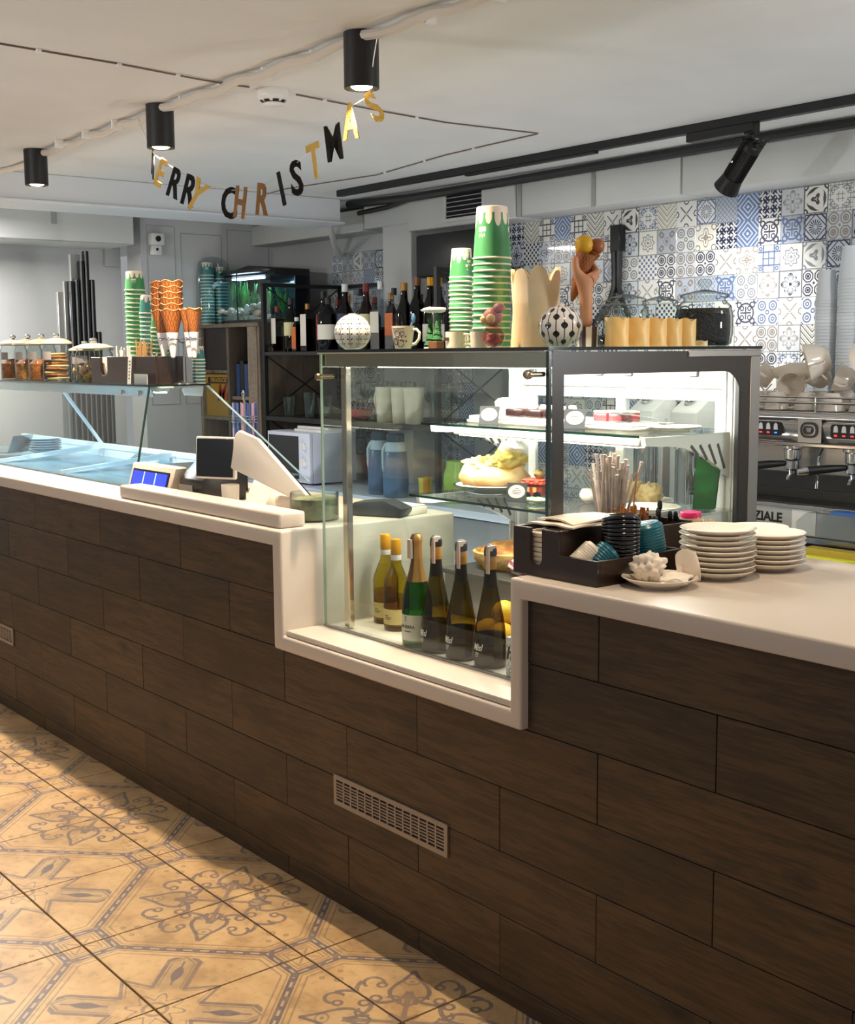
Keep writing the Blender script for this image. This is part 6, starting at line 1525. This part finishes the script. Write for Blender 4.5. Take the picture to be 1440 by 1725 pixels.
MB().lathe([(.068,0),(.078,.003),(.078,.088),(.075,.09),(.074,.006),(0,.005)], 32, cap=False).build('glass_body', JAR, g); MB().lathe([(0,.006),(.071,.006),(.072,.07),(.05,.074),(0,.068)], 24, cap=False).build('banknotes', mat('banknote_green','5f6144',.8,var=(26.,'8f8d6c'),bmp=(40.,.5)), g)
g = wthing('card_terminal', 'dark grey card payment terminal lying behind the case glass', 'card reader', (.36,.36,ZK))
part(g, 'body', mat('terminal_grey','35373a',.4), MB().prism([(0,0),(.19,0),(.20,.03),(.13,.055),(.02,.045),(-.01,.02)], -.04, .04, 'y').xf(Matrix.Translation((.25,.38,ZK)) @ Matrix.Rotation(rad(25),4,'Z')), .006, 2)
g = thing('flat_case', 'flat cream plastic case lying at the end of the low counter', 'case', (.335,.50,ZK), rad(10)); MB().box(-.09,-.06,0,.075,.06,.026).build('box', CREAMP, g, .004, 2); MB().box(-.085,-.055,.0262,.07,.055,.031).build('lid', WPLAST, g, .002)
# plates and a bowl inside the gelato case
for k in range(6):
    o = tag(MB().lathe(plate_prof(.085,.014), 28, cap=False).build('plate', mat('plate_cool','c9dfe9',.25), loc=(-2.74+.003*math.sin(k*2),.52,1.118+k*.0125)), 'plate of the small stack inside the gelato case', 'plate', 'plates in the gelato case')
g = thing('steel_pan', 'tilted steel gelato pan at the left edge of the case', 'pan', (-2.86,.33,1.125), rad(30)); MB().prism([(-.12,0),(.11,.0),(.15,.09),(.145,.09),(.105,.006),(-.115,.006),(-.155,.09),(-.16,.09)], -.08, .08, 'y').build('pan', STEEL, g, .002)
# spoon rack seen through the end glass, hanging on a hook stand
g = wthing('spoon_stand', 'wire stand of blue and pink gelato spoons behind the case end glass', 'stand', (-1.0,.72,1.11))
part(g, 'rod', STEEL, MB().tube([(-1.06,.74,1.105),(-1.06,.74,1.42),(-1.06,.735,1.44),(-1.05,.735,1.455),(-1.06,.735,1.465),(-1.07,.735,1.455),(-1.06,.735,1.44)], .005, 6)); part(g, 'base', WPLAST, MB().box(-1.14,.69,1.1035,-1.0,.79,1.112), .002)
for q in range(3): part(g, 'ring', CHROME, MB().tube([(-1.06+.075*math.cos(2*PI*k/18),.74+.05*math.sin(2*PI*k/18),1.335+q*.012) for k in range(19)], .0025, 6))
for k in range(14):
    a = 2*PI*k/14; x, y = -1.06+.065*math.cos(a), .74+.042*math.sin(a)
    tag(MB().bar((x,y,1.205),(x,y,1.415),.010,.004).build('gelato_spoon', mat('spoon_blue2','3b4f8a',.4) if k % 3 else mat('spoon_pink','b08a9a',.4)), 'thin plastic gelato spoon hanging in the wire stand', 'spoon', 'gelato spoons in the wire stand')

# ------------------------------------------------------------------ espresso machine
em = wthing('espresso_machine', 'chrome two group espresso machine on the back counter', 'coffee machine', (.88,2.3,ZC))
EX0, EX1, EY = .47, 1.30, 2.0
CH2 = mat('machine_chrome','c9c7c2',.12,1); MB2 = mat('machine_mirror','b5b1aa',.16,.75)
part(em, 'back_body', mat('machine_panel','9a978f',.2,.9), MB().box(EX0,2.17,ZC+.06,EX1,2.55,1.375), .006)
part(em, 'top_plate', CH2, MB().box(EX0,2.02,1.3755,EX1,2.55,1.392), .004); part(em, 'front_bar', CH2, MB().tube([(EX0,2.012,1.376),(EX1,2.012,1.376)], .014, 10))
part(em, 'cup_rail', CHROME, MB().tube([(EX0+.01,2.03,1.425),(EX1-.01,2.03,1.425)], .005, 8)); part(em, 'cup_rail', CHROME, MB().tube([(EX0+.01,2.03,1.445),(EX1-.01,2.03,1.445)], .004, 8))
for x in (EX0+.02,.88,EX1-.02): part(em, 'rail_post', CHROME, MB().tube([(x,2.03,1.392),(x,2.03,1.447)], .005, 8))
part(em, 'control_panel', MB2, MB().prism([(2.025,1.278),(2.17,1.278),(2.17,1.375),(2.028,1.375),(2.008,1.345)], EX0, EX1, 'x'), .003)
part(em, 'front_lip', CH2, MB().box(EX0,2.0,1.262,EX1,2.03,1.2775), .004)
KEYW = mat('key_white','dcdad4',.4); LR = mat('key_led_red','ff2a2a',.5,emit=4.); LB = mat('key_led_blue','2a5aff',.5,emit=5.)
for gx in (.60, 1.055):
    part(em, 'key_pad', BLACKP, MB().prism(rrect(.185,.052,.012,4,gx+.06 if gx < .8 else gx,1.325), 2.006, 2.012, 'y'))
    for k in range(5):
        x = gx+(.06 if gx < .8 else 0)-.07+k*.034
        part(em, 'key', KEYW, MB().prism([(x-.009,1.322),(x+.009,1.322),(x+.007,1.342),(x,1.347),(x-.007,1.342)], 2.003, 2.0058, 'y')); part(em, 'key_light', LB if (k == 4 and gx < .8) else LR, MB().box(x-.005,2.003,1.308,x+.005,2.0058,1.3125))
part(em, 'badge_plate', mat('badge_silver','bdb9b0',.3,.7), MB().box(.825,2.004,1.279,.925,2.0065,1.373)); n = 24
part(em, 'badge', mat('badge_dark','4a4640',.3,.6), MB().prism(rrect(.075,.058,.026,6,.875,1.326), 2.000, 2.0038, 'y')); part(em, 'badge_sign', CHROME, MB().ring(rrect(.058,.042,.019,6,.875,1.326), rrect(.046,.030,.014,6,.875,1.326), 1.9985, 1.9998, 'y')); part(em, 'badge_cup', CHROME, MB().prism([(.862,1.335),(.888,1.335),(.882,1.318),(.868,1.318)], 1.9985, 1.9998, 'y'))
part(em, 'back_splash', MB2, MB().box(EX0,2.150,1.09,EX1,2.1695,1.2615)); part(em, 'back_splash', mat('splash_dark','4c4b4a',.2,.7), MB().box(EX0,2.135,1.085,EX1,2.149,1.15))
for gx in (.76, 1.025):
    h = part(em, 'group_head', CHROME, MB().lathe([(.028,1.205),(.034,1.21),(.034,1.245),(.042,1.25),(.042,1.262)], 24, (gx,2.07,0)))
    pf = part(em, 'portafilter', CHROME, MB().lathe([(.012,1.15),(.016,1.165),(.030,1.172),(.033,1.202),(0,1.204)], 24, (gx,2.07,0)).tube([(gx,2.07,1.165),(gx-.01,2.06,1.140),(gx-.012,2.06,1.128)], .007, 8))
    MB().tube([(gx-.02,2.045,1.192),(gx-.06,2.0,1.188),(gx-.115,1.94,1.180)], [.011,.015,.017], 12).build('grip', BLACKP, pf); MB().tube([(gx-.112,1.943,1.1805),(gx-.135,1.916,1.176)], [.0172,.012], 12).build('grip_end', CHROME, pf)
for sx in (.60,.90,1.18): part(em, 'steam_wand', CHROME, MB().tube([(sx,2.06,1.262),(sx,2.03,1.22),(sx+.01,2.01,1.15),(sx+.015,2.0,1.11)], .005, 8))
part(em, 'drip_tray', CH2, MB().box(EX0,1.985,1.030,EX1,2.17,1.046), .003); part(em, 'drip_grid', DSTEEL, MB().box(EX0+.01,1.99,1.0462,EX1-.01,2.13,1.052)); part(em, 'drip_back', DSTEEL, MB().box(EX0,2.13,1.0525,EX1,2.17,1.0895))
part(em, 'lower_panel', mat('panel_bright','c6c2ba',.28,.35), MB().box(EX0,2.02,.925,EX1,2.05,1.0295), .003); part(em, 'lower_edge', CH2, MB().box(EX0,1.995,.905,EX1,2.06,.9248), .003)
part(em, 'base', DSTEEL, MB().box(EX0+.03,2.05,.895,EX1-.03,2.5,.93))
for x in (EX0+.07,EX1-.07):
    for y in (2.09,2.45): part(em, 'foot', BLACKP, MB().lathe([(.022,0),(.018,.026)], 14, (x,y,ZC)))
o = link('lettering', text_mesh('SPAZIALE', .050, mat('machine_ink','141414',.4), .0004, 1.02, .0018), em); o.location = Vector((.648,2.0195,.983))-em.location
part(em, 'white_note', PAPER, MB().box(.80,2.0175,.93,.905,2.0193,1.024))
gb_ = wthing('pastry_box', 'clear plastic box with blue lid and yellow contents before the machine', 'box', (1.03,1.93,ZC))
part(gb_, 'tub', CLEARP, MB().prism([(.905,ZC),(1.23,ZC),(1.24,1.0),(1.20,1.035),(.95,1.035),(.91,1.0)], 1.89, 1.975, 'y')); part(gb_, 'lid', mat('lid_blue','3c64a8',.4), MB().box(1.04,1.905,1.0355,1.2,1.96,1.046)); part(gb_, 'contents', LMN, MB().box(.93,1.90,ZC+.003,1.21,1.965,.905), .005)
tag(MB().prism([(.93,1.868),(1.11,1.868),(1.22,1.897),(.99,1.897)], .8702, .884).build('cutting_board', mat('board_yellow','c9c22a',.5), bevel=.003), 'yellow cutting board on the back counter at right', 'board')
# cups piled upon the machine
def coffee_cup(lab, x, y, z, r, h, rot, grp=None):
    g = thing('coffee_cup', lab, 'cup', (x, y, z), 0, grp); g.rotation_euler = rot
    MB().lathe([(r*.52,0),(r*.56,.002),(r*.82,h*.45),(r,h),(r*.94,h),(r*.76,h*.45),(r*.5,.006),(0,.006)], 24, cap=False).lathe([(0,.0005),(r*.52,.0005)], 20, cap=False).build('body', PORC, g)
    MB().tube([(r*.90,0,h*.85),(r*1.35,0,h*.88),(r*1.5,0,h*.6),(r*1.25,0,h*.35),(r*.74,0,h*.3)], .0042, 7).build('handle', PORC, g)
rc = random.Random(12)
T_ = 1.3925
pile = [(.55,2.12,0),(.66,2.10,1),(.78,2.12,0),(.90,2.10,0),(1.02,2.12,1),(1.14,2.11,0),(.52,2.24,0),(.63,2.23,0),(.75,2.24,1),(.87,2.24,0),(.99,2.23,0),(1.11,2.24,0)]
for i, (x, y, k) in enumerate(pile):
    coffee_cup(ORD[i % 6].replace('lowest','first')+' upside down white cup from the left, %s row on the machine' % ('front' if i < 6 else 'rear'), x, y, T_+.068, .052, .066, (PI, 0, rc.uniform(0, 6)), 'lower layer of cups on the machine')
for i, (x, y) in enumerate(((.58,2.17),(.70,2.16),(.82,2.18),(.95,2.17),(1.07,2.18))):
    coffee_cup(ORD[i].replace('lowest','first')+' tilted white cup from the left, upper layer on the machine', x, y, T_+.105, .056, .07, (rad(70+rc.uniform(-25,40)), rc.uniform(-.4,.4), rc.uniform(-1.2,.6)), 'upper layer of cups on the machine')
coffee_cup('big white cup on its side on top of the cup pile', .86, 2.14, T_+.20, .075, .085, (rad(105), rad(8), rad(-50)))
coffee_cup('white cup tipped over beside the big cup on the pile', 1.02, 2.15, T_+.195, .068, .08, (rad(85), rad(-10), rad(30)))
tag(MB().prism([(-.11,0),(.10,-.02),(.12,.035),(.02,.055),(-.10,.025)], -.05, .05, 'y').build('white_cloth', NAPW, bevel=.015, seg=3, loc=(.66,2.20,T_+.125)), 'white folded cloth lying on the cups at left of the pile', 'cloth')
# clear cup towers behind the pile
def clear_tower(x, y, z, r, n, pitch, h, lab, grp):
    c0 = thing('clear_cup', lab, 'cup', (x, y, z), 0, grp)
    MB().lathe([(r,0),(r*1.03,.002),(r,.005),(r*.72,h),(0,h)], 20, cap=False).build('shell', CLEARP2, c0)
    for i in range(1, n): dup(c0, (x+rc.uniform(-1,1)*.001, y, z+i*pitch))
CLEARP2 = mat('frosted_plastic','dde2e6',.35)
for x, y, z, r, n, h, lab, grp in ((.665,2.40,1.3925,.043,34,.12,'translucent plastic cup in the left tower on the machine','left tower of plastic cups'), (.768,2.40,1.3925,.046,40,.13,'translucent plastic cup in the middle tower on the machine','middle tower of plastic cups'), (.885,2.40,1.3925,.046,38,.13,'translucent plastic cup in the right tower on the machine','right tower of plastic cups')):
    clear_tower(x, y, z, r, n, .0128, h, lab, grp)
import OpenImageIO as o, numpy as np
b=o.ImageBuf('/workdir/render_main.png'); a=b.get_pixels(o.FLOAT); k=a.shape[1]/1440
pts=dict(ceil_tl=(150,60,(165,155,148)),ceil_c=(450,230,(165,172,178)),ceil_r=(1050,120,(185,183,172)),ceil_tr=(1350,60,(180,175,165)),wall_l=(40,470,(185,178,170)),beam=(150,320,(165,172,175)),wall_back=(400,385,(105,108,108)),duct=(1080,290,(155,157,148)),tile=(1100,400,(165,170,165)),hot=(1270,500,(255,255,255)),wood_r=(1250,1450,(48,36,20)),wood_m=(700,1250,(62,46,30)),wood_l=(150,950,(55,42,32)),frame_r=(1150,1050,(118,103,90)),frame_l=(380,890,(150,138,125)),lip=(700,1155,(140,122,105)),floor=(150,1600,(212,168,115)),floor2=(250,1400,(205,165,115)),shad=(400,1440,(88,76,60)),shad2=(160,1240,(85,78,66)),bar=(1300,1010,(190,172,155)),niche=(500,980,(190,188,178)),ledge=(330,850,(175,160,148)),rearpost=(870,700,(225,222,228)),plate=(1195,900,(215,180,150)))
for n,(x,y,c) in pts.items():
    x0,y0=int(x*k),int(y*k); p=a[y0-3:y0+4,x0-3:x0+4,:3].mean((0,1))*255
    print(f'{n:10s} mine {p.astype(int)} photo {c}')
